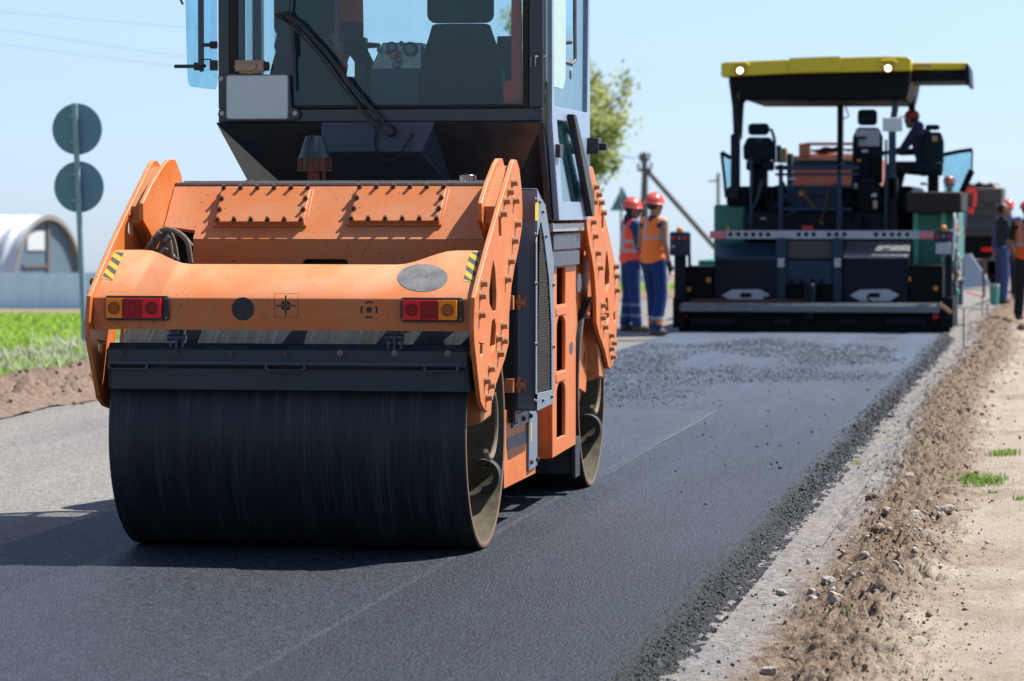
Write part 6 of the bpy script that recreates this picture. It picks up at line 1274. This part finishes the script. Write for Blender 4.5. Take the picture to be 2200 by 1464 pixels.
def hprof(t,k=1.): return (hw*k*math.cos(t),hz*k*math.sin(t)**.85 if math.sin(t)>0 else 0)
b=MB(); ns,nw=32,104; V=[]
for j in range(nw+1):
    k=1+.022*(1 if j%4<2 else -1)
    for i in range(ns+1): u,z=hprof(math.pi*i/ns,k); V.append(hp(u,Lh*j/nw-.25,z))
b.add(V,[(j*(ns+1)+i,j*(ns+1)+i+1,(j+1)*(ns+1)+i+1,(j+1)*(ns+1)+i) for j in range(nw) for i in range(ns)]); b.build('roof','hroof',hg,smooth=25)
def endw(name,pts,w,mat,th=.1):
    b=MB(); n=len(pts); b.add([hp(u,w,z) for u,z in pts]+[hp(u,w+th,z) for u,z in pts],[tuple(range(n)),tuple(reversed(range(n,2*n)))]+[(i,(i+1)%n,(i+1)%n+n,i+n) for i in range(n)]); return b.build(name,mat,hg,smooth=0)
endw('end_wall',[hprof(math.pi*i/32,.975) for i in range(33)],.05,'hwall')
ro=[hprof(math.pi*i/32,1.01) for i in range(33)]; ri=[hprof(math.pi*i/32,.972) for i in reversed(range(33))]; endw('arch_trim',ro+ri,-.28,'hbrown',.25)
endw('hatch',[(-1.9,hz*.62),(-.1,hz*.62),(-.1,hz*.84),(-1.9,hz*.84)],-.02,'hlight'); endw('post',[(.15,0),(.45,0),(.45,hz*.95),(.15,hz*.95)],-.06,'polewood'); endw('gate_beam',[(-2.4,hz*.42),(.1,hz*.42),(.1,hz*.46),(-2.4,hz*.46)],-.04,'polewood')
# spring tree far behind the cab
def tree(px,pb_,pt,Y,spread,label,seed,nleaf=9000):
    base=at(px,pb_,Y=Y); top=at(px,pt,Y=Y); Ht=top.z-base.z; r_=random.Random(seed); t_=thing('tree',tuple(base),label,'tree'); b=MB(); tips=[]
    def grow(p,d,L_,rad,lv):
        pts=[p]; rs=[rad]; n=5; q=p.copy(); dd=d.copy()
        for i in range(n):
            dd=(dd+Vector((r_.gauss(0,.12),r_.gauss(0,.12),r_.gauss(.03,.06)))).normalized(); q=q+dd*(L_/n); pts.append(q.copy()); rs.append(rad*(1-.75*(i+1)/n)); 
            if lv>=2: tips.append((q.copy(),lv))
        b.tube(pts,rs,6 if lv<2 else 4)
        if lv<4:
            for k in range([14,6,5,3][lv] if lv<4 else 0):
                f=r_.uniform(.25,1) if lv else r_.uniform(.10,.98); i=min(n-1,int(f*n)); s=pts[i].lerp(pts[i+1],f*n-i); a=r_.uniform(0,6.28); e=r_.uniform(.5,1.1); nd=(dd*math.cos(e)+(Vector((math.cos(a),math.sin(a),.1))*math.sin(e))).normalized(); grow(s,nd,L_*r_.uniform(.38,.62)*((spread*(.95-.35*f)) if lv==0 else 1),rad*.42,lv+1)
    grow(base-Vector((0,0,.3)),Vector((0,0,1)),Ht*.97,Ht*.022,0); b.build('trunk','polewood',t_)
    P=[]; cl=r_.sample(tips,min(len(tips),nleaf//7))
    for q,lv in cl:
        g_=r_.uniform(.10,.32)
        for k in range(r_.randint(5,17)): P.append(q+Vector((r_.gauss(0,g_),r_.gauss(0,g_),r_.gauss(0,g_))))
    V=[];Fq=[]
    b=MB()
    for p_ in P:
        s=r_.uniform(.06,.125); n_=Vector((r_.gauss(0,1),r_.gauss(0,1),r_.gauss(0,1))).normalized(); a=n_.orthogonal().normalized()*s; c=n_.cross(a).normalized()*s*.7; k=len(b.v); b.v+=[tuple(p_-a),tuple(p_+c),tuple(p_+a),tuple(p_-c)]; b.f.append((k,k+1,k+2,k+3)); b.m.append(0)
    b.build('crown',LEAF,t_,smooth=0)
LEAF=leafmat('young yellow green leaves',(.27,.32,.09),(.52,.54,.22),.8)
tree(1272,660,135,120,1.02,'sparse spring tree with yellow green leaves behind the roller cab',5,15000)
